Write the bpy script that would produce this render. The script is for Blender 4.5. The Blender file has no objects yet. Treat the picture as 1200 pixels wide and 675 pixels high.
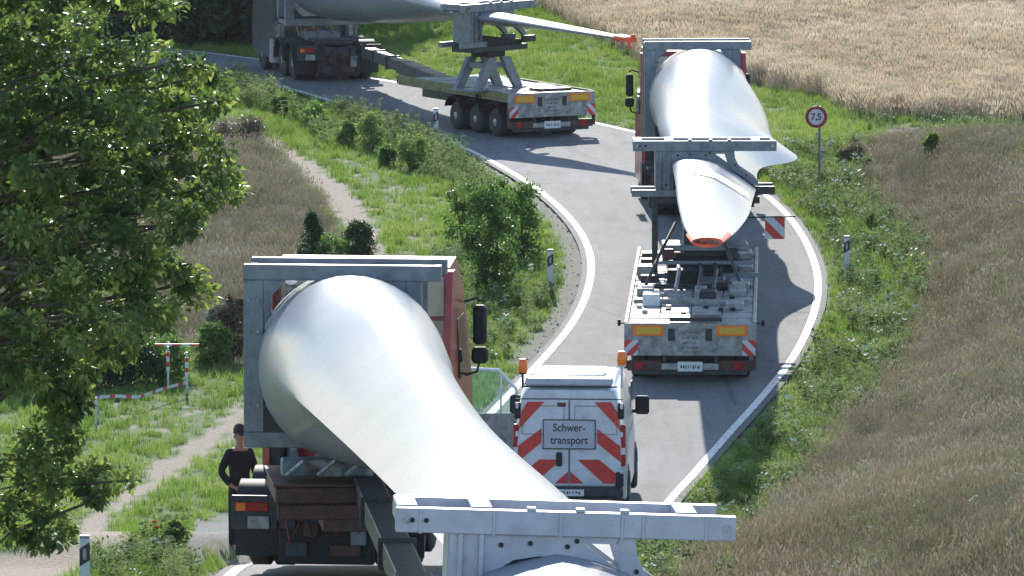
import bpy, math, random
import numpy as np
from mathutils import Vector, Matrix
random.seed(7); RNG = np.random.default_rng(7)
sc = bpy.context.scene
COL = sc.collection
# ------------------------------------------------------------ camera, sky, sun, exposure
F = 9000.0; TH = math.atan(987.5 / F); HC = 18.0
cam = bpy.data.cameras.new('camera'); camo = bpy.data.objects.new('camera', cam); COL.objects.link(camo)
cam.sensor_width = 36; cam.lens = F * 36 / 1200; cam.clip_start = 1; cam.clip_end = 6000
camo.location = (0, 0, HC); camo.rotation_euler = (math.pi / 2 - TH, 0, 0); sc.camera = camo
SUN_EL = math.radians(26); SUN_AZ = math.radians(-2.5)      # azimuth from +Y, negative = left
sd = Vector((math.sin(SUN_AZ) * math.cos(SUN_EL), math.cos(SUN_AZ) * math.cos(SUN_EL), math.sin(SUN_EL)))
world = bpy.data.worlds.new('World'); sc.world = world; world.use_nodes = True
nt = world.node_tree; nt.nodes.clear()
sky = nt.nodes.new('ShaderNodeTexSky'); sky.sky_type = 'NISHITA'; sky.sun_disc = False
sky.sun_elevation = SUN_EL; sky.sun_rotation = SUN_AZ; sky.dust_density = 0.25; sky.air_density = 1.0; sky.ozone_density = 2.0
bg = nt.nodes.new('ShaderNodeBackground'); bg.inputs[1].default_value = 0.15
wo = nt.nodes.new('ShaderNodeOutputWorld')
nt.links.new(sky.outputs[0], bg.inputs[0]); nt.links.new(bg.outputs[0], wo.inputs[0])
sun = bpy.data.lights.new('sun', 'SUN'); suno = bpy.data.objects.new('sun', sun); COL.objects.link(suno)
sun.energy = 4.0; sun.angle = math.radians(0.55); sun.color = (1.0, 0.945, 0.86)
suno.rotation_euler = sd.to_track_quat('Z', 'Y').to_euler(); suno.location = (0, 150, 60)
sc.view_settings.view_transform = 'Standard'; sc.view_settings.look = 'None'
sc.view_settings.exposure = 0.82; sc.view_settings.gamma = 1.0
sc.cycles.max_bounces = 6; sc.cycles.transparent_max_bounces = 8

# ------------------------------------------------------------ picture-to-place helpers (f, pitch, camera height)
CT, ST = math.cos(TH), math.sin(TH)
def P(px, py, d):
    v = (337.5 - py) / F * d
    return Vector(((px - 600) / F * d, d * CT + v * ST, HC - d * ST + v * CT))
def sstep(t):
    t = min(1.0, max(0.0, t)); return t * t * (3 - 2 * t)
ZK = [(-100, 8.5), (30, 6.9), (66, 5.1), (80, 4.45), (99, 3.45), (112, 1.72), (121.5, .35), (126, .1), (132, 0), (9000, 0)]
def zroad(Y):
    for (a, za), (b, zb) in zip(ZK, ZK[1:]):
        if Y <= b: return za + (zb - za) * max(0, (Y - a)) / (b - a)
    return 0.0
_zs = [zroad(-60 + i * .5) for i in range(500)]
_zs2 = [sum(_zs[max(0, i - 7):i + 8]) / len(_zs[max(0, i - 7):i + 8]) for i in range(500)]
def zr(Y):
    t = (Y + 60) * 2
    if t >= 498 or t < 0: return zroad(Y)
    i = int(t); return _zs2[i] + (_zs2[i + 1] - _zs2[i]) * (t - i)
def Gflat(px, py):
    lo, hi = 20.0, 1500.0
    for _ in range(50):
        m = (lo + hi) / 2; p = P(px, py, m)
        if p.z > zr(p.y): lo = m
        else: hi = m
    return P(px, py, (lo + hi) / 2)
def cr(pts, n=8):
    out = []
    p = [pts[0]] + list(pts) + [pts[-1]]
    for i in range(1, len(p) - 2):
        for k in range(n):
            t = k / n
            out.append(tuple(0.5 * ((2 * p[i][c]) + (-p[i-1][c] + p[i+1][c]) * t + (2*p[i-1][c] - 5*p[i][c] + 4*p[i+1][c] - p[i+2][c]) * t*t
                       + (-p[i-1][c] + 3*p[i][c] - 3*p[i+1][c] + p[i+2][c]) * t**3) for c in range(len(pts[0]))))
    out.append(tuple(pts[-1])); return out
Lpx = [(265, 92), (330, 103), (420, 130), (500, 156), (560, 183), (610, 211), (650, 241), (677, 272), (690, 305), (686, 342), (668, 380), (640, 415), (612, 445)]
Rpx = [(742, 155), (820, 185), (880, 217), (915, 243), (941, 275), (957, 310), (961, 340), (954, 375), (932, 420), (897, 465), (855, 512), (815, 558), (785, 592)]
LW = [(-60, 239), (-30, 234), (-14.5, 226), (-10.4, 222)] + [tuple(Gflat(*p)[:2]) for p in Lpx] + [(-1.0, 137.5), (-2.1, 127), (-2.9, 116), (-3.5, 105), (-3.72, 97), (-3.75, 88), (-3.2, 70), (-2.0, 50), (0, 20), (4, -30)]
RW = [(-60, 246), (-30, 240.5), (-13.0, 231.5), (-8.0, 226.5), (-4.2, 219), (-1, 211.5)] + [tuple(Gflat(*p)[:2]) for p in Rpx] + [(1.9, 122), (1.35, 112), (1.2, 100), (1.35, 85), (1.9, 66), (3.2, 48), (5.5, 20), (9.5, -30)]
LW = cr(LW, 6); RW = cr(RW, 6)
def xat(W, Y):
    for a, b in zip(W, W[1:]):
        if (a[1] - Y) * (b[1] - Y) <= 0 and a[1] != b[1]:
            return a[0] + (b[0] - a[0]) * (Y - a[1]) / (b[1] - a[1])
    return None
_XR = {}; _XL = {}
def xr(Y):
    k = round(Y, 1)
    if k not in _XR: _XR[k] = xat(RW, Y) if Y < 226 else -30
    v = _XR[k]; return v if v is not None else 2.0
def xl(Y):
    k = round(Y, 1)
    if k not in _XL: _XL[k] = xat(LW, Y) if Y < 219 else -30
    v = _XL[k]; return v if v is not None else -3.0
def H(x, Y):
    z = zr(Y)
    if 60 < Y < 205:
        w = sstep((Y - 60) / 30) * (1 - sstep((Y - 186) / 12))
        z += 1.25 * sstep((x - xr(Y) - 1.3) / 4.5) * w
        z += .05 * math.sin(x * 1.3 + Y * .21) * sstep((x - xr(Y) - 1) / 2)
    if 85 < Y < 125 and x < xl(Y):
        z += .42 * sstep((xl(Y) - .1 - x) / .45) * sstep((Y - 101) / 3) * (1 - sstep((Y - 108) / 5))
    if 200 < Y and x > -5: z += .012 * (Y - 200) * sstep((x + 5) / 4) * min(1, (Y-200)/30.) if Y < 320 else 1.44
    return z
def G(px, py, far=0):
    lo = 30.0; step = .5; d = lo
    while d < 1500:
        p = P(px, py, d)
        if p.z < H(p.x, p.y):
            a, b = d - step, d
            for _ in range(18):
                m = (a + b) / 2; p = P(px, py, m)
                if p.z > H(p.x, p.y): a = m
                else: b = m
            return p
        d += step
    return p

# ------------------------------------------------------------ materials
def nodes(name):
    m = bpy.data.materials.new(name); m.use_nodes = True
    n = m.node_tree; return m, n, n.nodes['Principled BSDF']
def mat(name, col, rough=.5, metal=0, noise=.12, scale=6, bump=0.0, dirt=None, coat=0, spec=None):
    m, n, b = nodes(name)
    b.inputs['Roughness'].default_value = rough; b.inputs['Metallic'].default_value = metal
    if coat: b.inputs['Coat Weight'].default_value = coat; b.inputs['Coat Roughness'].default_value = .16
    if spec is not None: b.inputs['Specular IOR Level'].default_value = spec
    tc = n.nodes.new('ShaderNodeTexCoord')
    t = n.nodes.new('ShaderNodeTexNoise'); t.inputs['Scale'].default_value = scale; t.inputs['Detail'].default_value = 6; t.inputs['Roughness'].default_value = .65
    n.links.new(tc.outputs['Object'], t.inputs['Vector'])
    r = n.nodes.new('ShaderNodeValToRGB'); n.links.new(t.outputs[0], r.inputs[0])
    c2 = dirt if dirt else tuple(c * (1 - noise * 2) for c in col)
    r.color_ramp.elements[0].position = .34; r.color_ramp.elements[0].color = (*c2, 1)
    r.color_ramp.elements[1].position = .62; r.color_ramp.elements[1].color = (*[min(1, c * (1 + noise * .4)) for c in col], 1)
    n.links.new(r.outputs[0], b.inputs['Base Color'])
    if bump:
        bp = n.nodes.new('ShaderNodeBump'); bp.inputs['Strength'].default_value = bump; bp.inputs['Distance'].default_value = .02
        n.links.new(t.outputs[0], bp.inputs['Height']); n.links.new(bp.outputs[0], b.inputs['Normal'])
    return m
def leafmat(name, cols, trans=.35, scale=1.2, rough=.5, spec=.35):
    m, n, b = nodes(name)
    oi = n.nodes.new('ShaderNodeObjectInfo'); g = n.nodes.new('ShaderNodeNewGeometry')
    t = n.nodes.new('ShaderNodeTexNoise'); t.inputs['Scale'].default_value = scale; t.inputs['Detail'].default_value = 3
    n.links.new(g.outputs['Position'], t.inputs['Vector'])
    ri = n.nodes.new('ShaderNodeMath'); ri.operation = 'MULTIPLY_ADD'; ri.inputs[1].default_value = .42
    n.links.new(g.outputs['Random Per Island'], ri.inputs[0])
    a = n.nodes.new('ShaderNodeMath'); a.operation = 'MULTIPLY_ADD'; a.inputs[1].default_value = .42
    n.links.new(oi.outputs['Random'], a.inputs[0])
    s = n.nodes.new('ShaderNodeMath'); s.operation = 'MULTIPLY_ADD'; s.inputs[1].default_value = 1.5; s.inputs[2].default_value = -.68
    n.links.new(t.outputs[0], s.inputs[0]); t2_ = n.nodes.new('ShaderNodeTexNoise'); t2_.inputs['Scale'].default_value = scale * .2; t2_.inputs['Detail'].default_value = 2; n.links.new(g.outputs['Position'], t2_.inputs['Vector'])
    s2_ = n.nodes.new('ShaderNodeMath'); s2_.operation = 'MULTIPLY_ADD'; s2_.inputs[1].default_value = .9; s2_.inputs[2].default_value = -.45; n.links.new(t2_.outputs[0], s2_.inputs[0])
    s3_ = n.nodes.new('ShaderNodeMath'); n.links.new(s.outputs[0], s3_.inputs[0]); n.links.new(s2_.outputs[0], s3_.inputs[1]); s = s3_
    n.links.new(s.outputs[0], a.inputs[2]); n.links.new(a.outputs[0], ri.inputs[2])
    r = n.nodes.new('ShaderNodeValToRGB'); n.links.new(ri.outputs[0], r.inputs[0])
    e = r.color_ramp.elements
    e[0].position = 0; e[0].color = (*cols[0], 1); e[1].position = 1; e[1].color = (*cols[-1], 1)
    for i, c in enumerate(cols[1:-1]):
        x = e.new((i + 1) / (len(cols) - 1)); x.color = (*c, 1)
    n.links.new(r.outputs[0], b.inputs['Base Color']); b.inputs['Roughness'].default_value = rough
    b.inputs['Specular IOR Level'].default_value = spec
    tr = n.nodes.new('ShaderNodeBsdfTranslucent')
    hs = n.nodes.new('ShaderNodeHueSaturation'); hs.inputs['Value'].default_value = 1.9; hs.inputs['Saturation'].default_value = 1.1; hs.inputs['Hue'].default_value = .49
    n.links.new(r.outputs[0], hs.inputs['Color']); n.links.new(hs.outputs[0], tr.inputs[0])
    mx = n.nodes.new('ShaderNodeMixShader'); mx.inputs[0].default_value = trans
    n.links.new(b.outputs[0], mx.inputs[1]); n.links.new(tr.outputs[0], mx.inputs[2])
    n.links.new(mx.outputs[0], n.nodes['Material Output'].inputs[0])
    return m
M = {}
M['gal'] = mat('galvanised_steel', (.22, .24, .27), .5, .3, .2, 5, dirt=(.15, .165, .185))
M['gallight'] = mat('pale_galvanised_steel', (.47, .48, .54), .45, .2, .1, 4, dirt=(.38, .39, .44))
M['darksteel'] = mat('dark_steel', (.045, .05, .055), .55, .2, .25, 8)
M['black'] = mat('black_rubber', (.018, .018, .02), .7, 0, .2, 12)
M['tyre'] = mat('tyre', (.022, .022, .024), .8, 0, .3, 20, dirt=(.05, .045, .04))
M['rim'] = mat('wheel_rim', (.42, .42, .44), .45, .3, .3, 12)
M['red'] = mat('red_paint', (.36, .018, .022), .32, 0, .2, 4, coat=.4)
M['redbrown'] = mat('red_brown_chassis_paint', (.10, .032, .026), .6, 0, .3, 9, dirt=(.035, .02, .017))
M['cream'] = mat('cream_panel', (.52, .47, .34), .5, 0, .12, 4)
M['white'] = mat('white_paint', (.72, .73, .75), .3, 0, .06, 3, coat=.5, dirt=(.55, .55, .55))
M['vanbody'] = mat('silver_white_paint', (.66, .68, .74), .3, .1, .06, 3, coat=.6, dirt=(.5, .51, .54))
M['reflw'] = mat('retroreflective_white', (.60, .62, .66), .4, 0, .08, 9)
M['reflr'] = mat('retroreflective_red', (.62, .045, .035), .38, 0, .08, 9)
M['orange'] = mat('orange_plastic', (.95, .20, .02), .3, 0, .05, 4)
M['yellow'] = mat('yellow_reflector', (.75, .42, .04), .35, 0, .1, 30)
M['blade'] = mat('blade_gelcoat', (.265, .28, .315), .42, .0, .02, .5, coat=.16, spec=.05, dirt=(.22, .235, .265))
M['bladetip'] = mat('orange_tip_cover', (.85, .12, .03), .5, 0, .1, 3)
M['tipband'] = mat('faded_tip_band', (.58, .47, .48), .35, 0, .05, 2, dirt=(.56, .38, .40))
M['glass'] = mat('dark_glass', (.02, .025, .03), .05, 0, 0, 3, spec=.8)
M['lamp'] = mat('red_lamp', (.38, .012, .012), .2, 0, .1, 20)
M['bed'] = mat('worn_bed_plates', (.40, .39, .37), .65, 0, .25, 4, dirt=(.2, .19, .18), bump=.2)
M['bedgrey'] = mat('dirty_grey_paint', (.36, .35, .33), .6, .05, .3, 7, dirt=(.17, .165, .155))
M['plate'] = mat('number_plate', (.7, .7, .68), .4, 0, .05, 9)
M['ink'] = mat('black_lettering', (.03, .03, .035), .5, 0, 0, 3)
M['blue'] = mat('blue_grey_box', (.16, .22, .27), .5, .1, .2, 7)
M['clothes'] = mat('black_clothing', (.012, .013, .017), .9, 0, .2, 12)
M['skin'] = mat('skin', (.42, .22, .15), .55, 0, .06, 20)
M['hair'] = mat('dark_cap', (.05, .03, .03), .8, 0, .1, 20)
M['bark'] = mat('bark', (.11, .085, .06), .9, 0, .35, 9, bump=.4)
M['signred'] = mat('sign_red', (.32, .02, .035), .4, 0, .06, 12)
M['signw'] = mat('sign_white', (.68, .68, .72), .4, 0, .04, 12)
M['yellowgreen'] = mat('weathered_olive_rail', (.22, .21, .09), .7, 0, .3, 6)
M['farcab'] = mat('dark_teal_grey_paint', (.07, .09, .088), .35, 0, .2, 3, coat=.3)
M['stone'] = mat('grey_stone', (.33, .31, .29), .9, 0, .3, 6, bump=.4)
m, n, b = nodes('tinted_window'); M['clear'] = m
b.inputs['Base Color'].default_value = (.6, .78, .72, 1); b.inputs['Roughness'].default_value = .03; b.inputs['Transmission Weight'].default_value = .9; b.inputs['IOR'].default_value = 1.02
M['tree'] = leafmat('tree_leaves', [(.015, .038, .014), (.045, .085, .025), (.105, .16, .042), (.27, .325, .095)], .42, 2.2, .4, .4)
M['bush'] = leafmat('bush_leaves', [(.045, .09, .024), (.085, .165, .04), (.15, .25, .07)], .42, 2.0)
M['conifer'] = leafmat('conifer_needles', [(.02, .06, .02), (.04, .095, .03), (.07, .14, .045)], .15, 3)
M['forest'] = leafmat('forest_leaves', [(.014, .03, .016), (.028, .055, .026), (.05, .09, .035)], .3, .6)
M['grass'] = leafmat('green_grass', [(.075, .13, .03), (.12, .195, .045), (.165, .24, .06), (.23, .28, .10)], .4, .35, .8, .12)
M['weed'] = leafmat('roadside_weeds', [(.07, .12, .035), (.115, .185, .055), (.17, .24, .08), (.25, .30, .14)], .38, .9, .85, .08)
M['dry'] = leafmat('dry_grass', [(.12, .118, .068), (.172, .155, .096), (.22, .195, .132), (.30, .275, .21)], .22, .55)
M['wheat'] = leafmat('ripe_wheat', [(.36, .30, .20), (.42, .355, .245), (.47, .40, .29), (.53, .465, .355)], .25, .25)
M['flower'] = mat('white_blossom', (.75, .75, .72), .7, 0, .05, 3)
M['poppy'] = mat('poppy_petals', (.8, .12, .05), .6, 0, .05, 3)
M['brownshrub'] = leafmat('withered_shrub_leaves', [(.09, .07, .05), (.15, .11, .07), (.21, .17, .10)], .2, 2)
M['greyshrub'] = leafmat('grey_green_leaves', [(.11, .13, .08), (.18, .2, .14), (.27, .27, .22)], .25, 2)

# ------------------------------------------------------------ object helpers
def tag(o, label=None, cat=None, group=None, kind=None):
    if label: o['label'] = label
    if cat: o['category'] = cat
    if group: o['group'] = group
    if kind: o['kind'] = kind
    return o
def empty(name, loc, rz=0, label=None, cat=None, group=None, rot=None):
    o = bpy.data.objects.new(name, None); COL.objects.link(o); o.location = loc
    o.rotation_euler = rot if rot else (0, 0, rz); return tag(o, label, cat, group)
class MB:
    def __init__(s): s.v = []; s.f = []; s.m = []; s.cm = 0
    def add(s, vs, fs):
        k = len(s.v); s.v += [tuple(p) for p in vs]; s.f += [tuple(i + k for i in f) for f in fs]; s.m += [s.cm] * len(fs); return s
    def box(s, x0, x1, y0, y1, z0, z1, b=0.0, Mx=None):
        if b > 0:
            b = min(b, (x1 - x0) * .45, (y1 - y0) * .45, (z1 - z0) * .45)
            vs = []; X = (x0, x1); Y = (y0, y1); Z = (z0, z1); idx = {}
            for i in (0, 1):
                for j in (0, 1):
                    for k in (0, 1):
                        sx, sy, sz = (1, -1)[i], (1, -1)[j], (1, -1)[k]
                        idx[i, j, k] = len(vs)
                        vs += [(X[i], Y[j] + sy * b, Z[k] + sz * b), (X[i] + sx * b, Y[j], Z[k] + sz * b), (X[i] + sx * b, Y[j] + sy * b, Z[k])]
            fs = []
            for i in (0, 1):
                fs.append([idx[i, 0, 0], idx[i, 1, 0], idx[i, 1, 1], idx[i, 0, 1]])
                fs.append([idx[0, i, 0] + 1, idx[1, i, 0] + 1, idx[1, i, 1] + 1, idx[0, i, 1] + 1])
                fs.append([idx[0, 0, i] + 2, idx[1, 0, i] + 2, idx[1, 1, i] + 2, idx[0, 1, i] + 2])
            for i in (0, 1):
                for j in (0, 1):
                    fs.append([idx[i, j, 0], idx[i, j, 1], idx[i, j, 1] + 1, idx[i, j, 0] + 1])
                    fs.append([idx[i, 0, j], idx[i, 1, j], idx[i, 1, j] + 2, idx[i, 0, j] + 2])
                    fs.append([idx[0, i, j] + 1, idx[1, i, j] + 1, idx[1, i, j] + 2, idx[0, i, j] + 2])
            for q in idx.values(): fs.append([q, q + 1, q + 2])
        else:
            vs = [(x, y, z) for x in (x0, x1) for y in (y0, y1) for z in (z0, z1)]
            fs = [(0, 1, 3, 2), (4, 6, 7, 5), (0, 4, 5, 1), (2, 3, 7, 6), (0, 2, 6, 4), (1, 5, 7, 3)]
        if Mx is not None: vs = [tuple(Mx @ Vector(p)) for p in vs]
        return s.add(vs, fs)
    def bar(s, a, b, w, h=None, b0=.01):
        a, b = Vector(a), Vector(b); d = b - a; L = d.length; h = h or w
        q = d.to_track_quat('Y', 'Z').to_matrix().to_4x4()
        return s.box(-w / 2, w / 2, 0, L, -h / 2, h / 2, b0, Matrix.Translation(a) @ q)
    def prism(s, pts, y0, y1, axis='y'):        # pts (x,z) extruded along y (or pts (y,z) along x)
        n = len(pts)
        if axis == 'y': vs = [(p[0], y0, p[1]) for p in pts] + [(p[0], y1, p[1]) for p in pts]
        elif axis == 'x': vs = [(y0, p[0], p[1]) for p in pts] + [(y1, p[0], p[1]) for p in pts]
        else: vs = [(p[0], p[1], y0) for p in pts] + [(p[0], p[1], y1) for p in pts]
        fs = [tuple(range(n)), tuple(range(2 * n - 1, n - 1, -1))] + [(i, i + n, (i + 1) % n + n, (i + 1) % n) for i in range(n)]
        return s.add(vs, fs)
    def tube(s, pts, r, n=8, cap=True):
        pts = [Vector(p) for p in pts]; rs = r if isinstance(r, (list, tuple)) else [r] * len(pts)
        rings = []; up = Vector((0, 0, 1)); k0 = len(s.v); vs = []
        for i, p in enumerate(pts):
            d = (pts[min(i + 1, len(pts) - 1)] - pts[max(i - 1, 0)]).normalized()
            u = up if abs(d.dot(up)) < .95 else Vector((0, 1, 0))
            a = d.cross(u).normalized(); c = a.cross(d)
            vs += [tuple(p + (a * math.cos(t) + c * math.sin(t)) * rs[i]) for t in [2 * math.pi * j / n for j in range(n)]]
        fs = []
        for i in range(len(pts) - 1):
            for j in range(n): fs.append((i * n + j, i * n + (j + 1) % n, (i + 1) * n + (j + 1) % n, (i + 1) * n + j))
        if cap: fs += [tuple(range(n - 1, -1, -1)), tuple(range((len(pts) - 1) * n, len(pts) * n))]
        return s.add(vs, fs)
    def lathe(s, prof, c=(0, 0, 0), axis='x', n=24):     # prof: (along axis, radius)
        vs = []
        for a, r in prof:
            for j in range(n):
                t = 2 * math.pi * j / n; u, w = r * math.cos(t), r * math.sin(t)
                vs.append((c[0] + a, c[1] + u, c[2] + w) if axis == 'x' else (c[0] + u, c[1] + a, c[2] + w) if axis == 'y' else (c[0] + u, c[1] + w, c[2] + a))
        fs = []
        for i in range(len(prof) - 1):
            for j in range(n): fs.append((i * n + j, i * n + (j + 1) % n, (i + 1) * n + (j + 1) % n, (i + 1) * n + j))
        fs += [tuple(range(n)), tuple(range((len(prof) - 1) * n, len(prof) * n))]
        return s.add(vs, fs)
    def mesh(s, name, mats, smooth=False):
        me = bpy.data.meshes.new(name); me.from_pydata(s.v, [], s.f)
        for m_ in (mats if isinstance(mats, (list, tuple)) else [mats]): me.materials.append(m_)
        if isinstance(mats, (list, tuple)): me.polygons.foreach_set('material_index', s.m)
        import bmesh
        bm = bmesh.new(); bm.from_mesh(me); bmesh.ops.recalc_face_normals(bm, faces=bm.faces); bm.to_mesh(me); bm.free()
        if smooth:
            me.polygons.foreach_set('use_smooth', [True] * len(me.polygons)); me.set_sharp_from_angle(angle=math.radians(42))
        me.update(); return me
    def obj(s, name, mats, parent=None, smooth=False):
        o = bpy.data.objects.new(name, s.mesh(name, mats, smooth)); COL.objects.link(o); o.parent = parent; return o
def copy_tree(o, parent=None, loc=None, rot=None):
    c = o.copy(); COL.objects.link(c); c.parent = parent
    if loc is not None: c.location = loc
    if rot is not None: c.rotation_euler = rot
    for ch in list(o.children): copy_tree(ch, c)
    return c
def share(o, parent, loc):
    c = o.copy(); COL.objects.link(c); c.parent = parent; c.location = loc
    for ch in list(o.children): share(ch, c, ch.location)
    return c
def npmesh(name, V, Fq, mats, mi=None, smooth=False):
    V = np.asarray(V, dtype=np.float32); Fq = np.asarray(Fq, dtype=np.int32)
    me = bpy.data.meshes.new(name); k = Fq.shape[1]
    me.vertices.add(len(V)); me.vertices.foreach_set('co', V.ravel())
    me.loops.add(Fq.size); me.loops.foreach_set('vertex_index', Fq.ravel())
    me.polygons.add(len(Fq)); me.polygons.foreach_set('loop_start', np.arange(0, Fq.size, k, dtype=np.int32))
    for m_ in (mats if isinstance(mats, (list, tuple)) else [mats]): me.materials.append(m_)
    if mi is not None: me.polygons.foreach_set('material_index', np.asarray(mi, dtype=np.int32))
    if smooth: me.polygons.foreach_set('use_smooth', np.ones(len(Fq), dtype=bool))
    me.update(calc_edges=True); return me

# ------------------------------------------------------------ regions of the ground (polygons in world x, y)
def poly(px): return [tuple(G(*p)[:2]) for p in px]
WHEAT = [(-2.2, 330), (0.0, 252)] + poly([(630, 6), (700, 42), (760, 74), (870, 97), (960, 112)]) + [(9.4, 206.5), (12, 205), (60, 200), (140, 330)]
BROWNR = poly([(1058, 142), (1030, 158), (1012, 190), (1012, 215), (1048, 250), (1082, 290), (1090, 330), (1072, 400), (1022, 460), (960, 530), (908, 590), (850, 640), (805, 690)]) + [(1.9, 95), (2.6, 80), (4.0, 60), (5.5, 30), (90, 30), (90, 199), (11, 200)]
BROWNL = poly([(120, 160), (200, 165), (275, 150), (305, 168), (335, 190), (372, 228), (392, 265), (404, 300), (410, 330), (350, 380), (290, 425), (262, 438), (235, 415), (180, 400), (120, 395), (0, 390), (-200, 380), (-200, 170)])
TRACK = poly([(292, 158), (318, 162), (360, 187), (402, 213), (440, 258), (464, 312), (440, 370), (330, 470), (288, 498), (240, 540), (190, 572), (150, 598), (128, 618), (160, 640), (118, 662), (60, 690), (-60, 690), (-60, 650), (40, 640), (85, 615), (120, 592), (165, 557), (205, 527), (255, 493), (285, 472), (390, 380), (425, 318), (408, 272), (375, 228), (338, 192)])
APRON = poly([(222, 612), (300, 600), (300, 650), (262, 658), (215, 640)])
FAINT = poly([(380, 180), (420, 190), (480, 225), (506, 262), (502, 310), (470, 310), (478, 270), (450, 232), (400, 200)])
LAWNDRY = poly([(120, 478), (250, 468), (240, 500), (150, 520), (110, 510)])
def inpoly(X, Y, pg):
    c = np.zeros(np.shape(X), bool); n_ = len(pg)
    for i in range(n_):
        x1, y1 = pg[i]; x2, y2 = pg[i - 1]
        if y1 == y2: continue
        c ^= ((y1 > Y) != (y2 > Y)) & (X < (x2 - x1) * (Y - y1) / (y2 - y1) + x1)
    return c
ROADPOLY = LW + RW[::-1]

# ------------------------------------------------------------ ground sheet
def axis_vals(dense0, dense1, st, far0, far1):
    v = list(np.arange(dense0, dense1, st)); s_ = st; x = dense1
    while x < far1: v.append(x); s_ *= 1.25; x += s_
    v.append(far1); s_ = st; x = dense0 - st; lo = []
    while x > far0: lo.append(x); s_ *= 1.25; x -= s_
    lo.append(far0); return np.array(lo[::-1] + v)
GX = axis_vals(-15, 17, .16, -2500, 2500); GY = axis_vals(88, 252, .5, -800, 5000)
nx, ny = len(GX), len(GY)
XX, YY = np.meshgrid(GX, GY)
ZZ = np.array([[H(x, y) for x in GX] for y in GY])
jx = XX + RNG.normal(0, .10, XX.shape); jy = YY + RNG.normal(0, .45, XX.shape)
inR = inpoly(XX, YY, ROADPOLY)
XLv = np.array([xl(y) for y in GY])[:, None]; XRv = np.array([xr(y) for y in GY])[:, None]
near = (XX > XLv - .2) & (XX < XRv + .2)
ZG = ZZ - np.where(inR | near, .05, 0)
attr = np.zeros((ny, nx, 4)); attr2 = np.zeros((ny, nx, 4))
attr[..., 0] = inpoly(jx, jy, BROWNR) | inpoly(jx, jy, BROWNL)
attr[..., 1] = inpoly(jx, jy, WHEAT)
attr[..., 2] = inpoly(jx, jy, TRACK) | (inpoly(jx, jy, FAINT) & (RNG.random(XX.shape) < .25)) | (inpoly(jx, jy, LAWNDRY) & (RNG.random(XX.shape) < .2))
gr = np.clip(1 - (XLv - .1 - XX) / np.where((YY > 150) & (YY < 200), .75, .35), 0, 1) * (XX < XLv + 1)
gr = np.maximum(gr, np.clip(1 - (XX - XRv - .05) / .25, 0, 1) * (XX > XRv - 1)) * (YY < 226)
attr2[..., 0] = np.maximum(gr, inpoly(jx, jy, APRON))
Vg = np.stack([XX, YY, ZG], -1).reshape(-1, 3)
ii = (np.arange(ny - 1)[:, None] * nx + np.arange(nx - 1)[None, :]).ravel()
Fg = np.stack([ii, ii + 1, ii + nx + 1, ii + nx], -1)
m, n, b = nodes('ground')
def attrn(n, nm):
    a = n.nodes.new('ShaderNodeAttribute'); a.attribute_name = nm; s_ = n.nodes.new('ShaderNodeSeparateColor'); n.links.new(a.outputs['Color'], s_.inputs[0]); return s_
def nz(n, scale, det=6, stretch=None):
    g = n.nodes.new('ShaderNodeNewGeometry'); t = n.nodes.new('ShaderNodeTexNoise'); t.inputs['Scale'].default_value = scale; t.inputs['Detail'].default_value = det; t.inputs['Roughness'].default_value = .7
    if stretch:
        mp = n.nodes.new('ShaderNodeMapping'); mp.inputs['Scale'].default_value = stretch; n.links.new(g.outputs['Position'], mp.inputs[0]); n.links.new(mp.outputs[0], t.inputs[0])
    else: n.links.new(g.outputs['Position'], t.inputs[0])
    return t
def ramp(n, src, stops):
    r = n.nodes.new('ShaderNodeValToRGB'); n.links.new(src, r.inputs[0]); e = r.color_ramp.elements
    e[0].position, e[0].color = stops[0][0], (*stops[0][1], 1); e[1].position, e[1].color = stops[-1][0], (*stops[-1][1], 1)
    for p, c in stops[1:-1]: x = e.new(p); x.color = (*c, 1)
    return r
def mixc(n, f, a, b_):
    x = n.nodes.new('ShaderNodeMix'); x.data_type = 'RGBA'; n.links.new(f, x.inputs[0]); n.links.new(a, x.inputs[6]); n.links.new(b_, x.inputs[7]); return x.outputs[2]
s1 = attrn(n, 'region'); s2 = attrn(n, 'verge'); t1 = nz(n, 1.4); t2 = nz(n, 14)
cg = ramp(n, t1.outputs[0], [(.3, (.05, .09, .02)), (.5, (.085, .15, .025)), (.7, (.13, .19, .05))])
cb = ramp(n, t1.outputs[0], [(.3, (.065, .05, .03)), (.6, (.12, .095, .06)), (.75, (.16, .13, .09))])
cw = ramp(n, t1.outputs[0], [(.3, (.20, .15, .09)), (.7, (.32, .26, .17))])
ct = ramp(n, t2.outputs[0], [(.3, (.22, .165, .115)), (.5, (.33, .265, .20)), (.7, (.42, .35, .275))])
cgr = ramp(n, t2.outputs[0], [(.3, (.13, .125, .115)), (.7, (.30, .29, .27))])
c = mixc(n, s1.outputs[0], cg.outputs[0], cb.outputs[0]); c = mixc(n, s1.outputs[1], c, cw.outputs[0]); c = mixc(n, s1.outputs[2], c, ct.outputs[0]); c = mixc(n, s2.outputs[0], c, cgr.outputs[0])
n.links.new(c, b.inputs['Base Color']); b.inputs['Roughness'].default_value = .95
bp = n.nodes.new('ShaderNodeBump'); bp.inputs['Strength'].default_value = .7; bp.inputs['Distance'].default_value = .08
n.links.new(t2.outputs[0], bp.inputs['Height']); n.links.new(bp.outputs[0], b.inputs['Normal'])
me = npmesh('ground', Vg, Fg, m, smooth=True)
for nm, a in (('region', attr), ('verge', attr2)):
    ca = me.color_attributes.new(nm, 'FLOAT_COLOR', 'POINT'); ca.data.foreach_set('color', a.reshape(-1).astype(np.float32))
go = bpy.data.objects.new('ground', me); COL.objects.link(go); tag(go, kind='structure')

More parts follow.
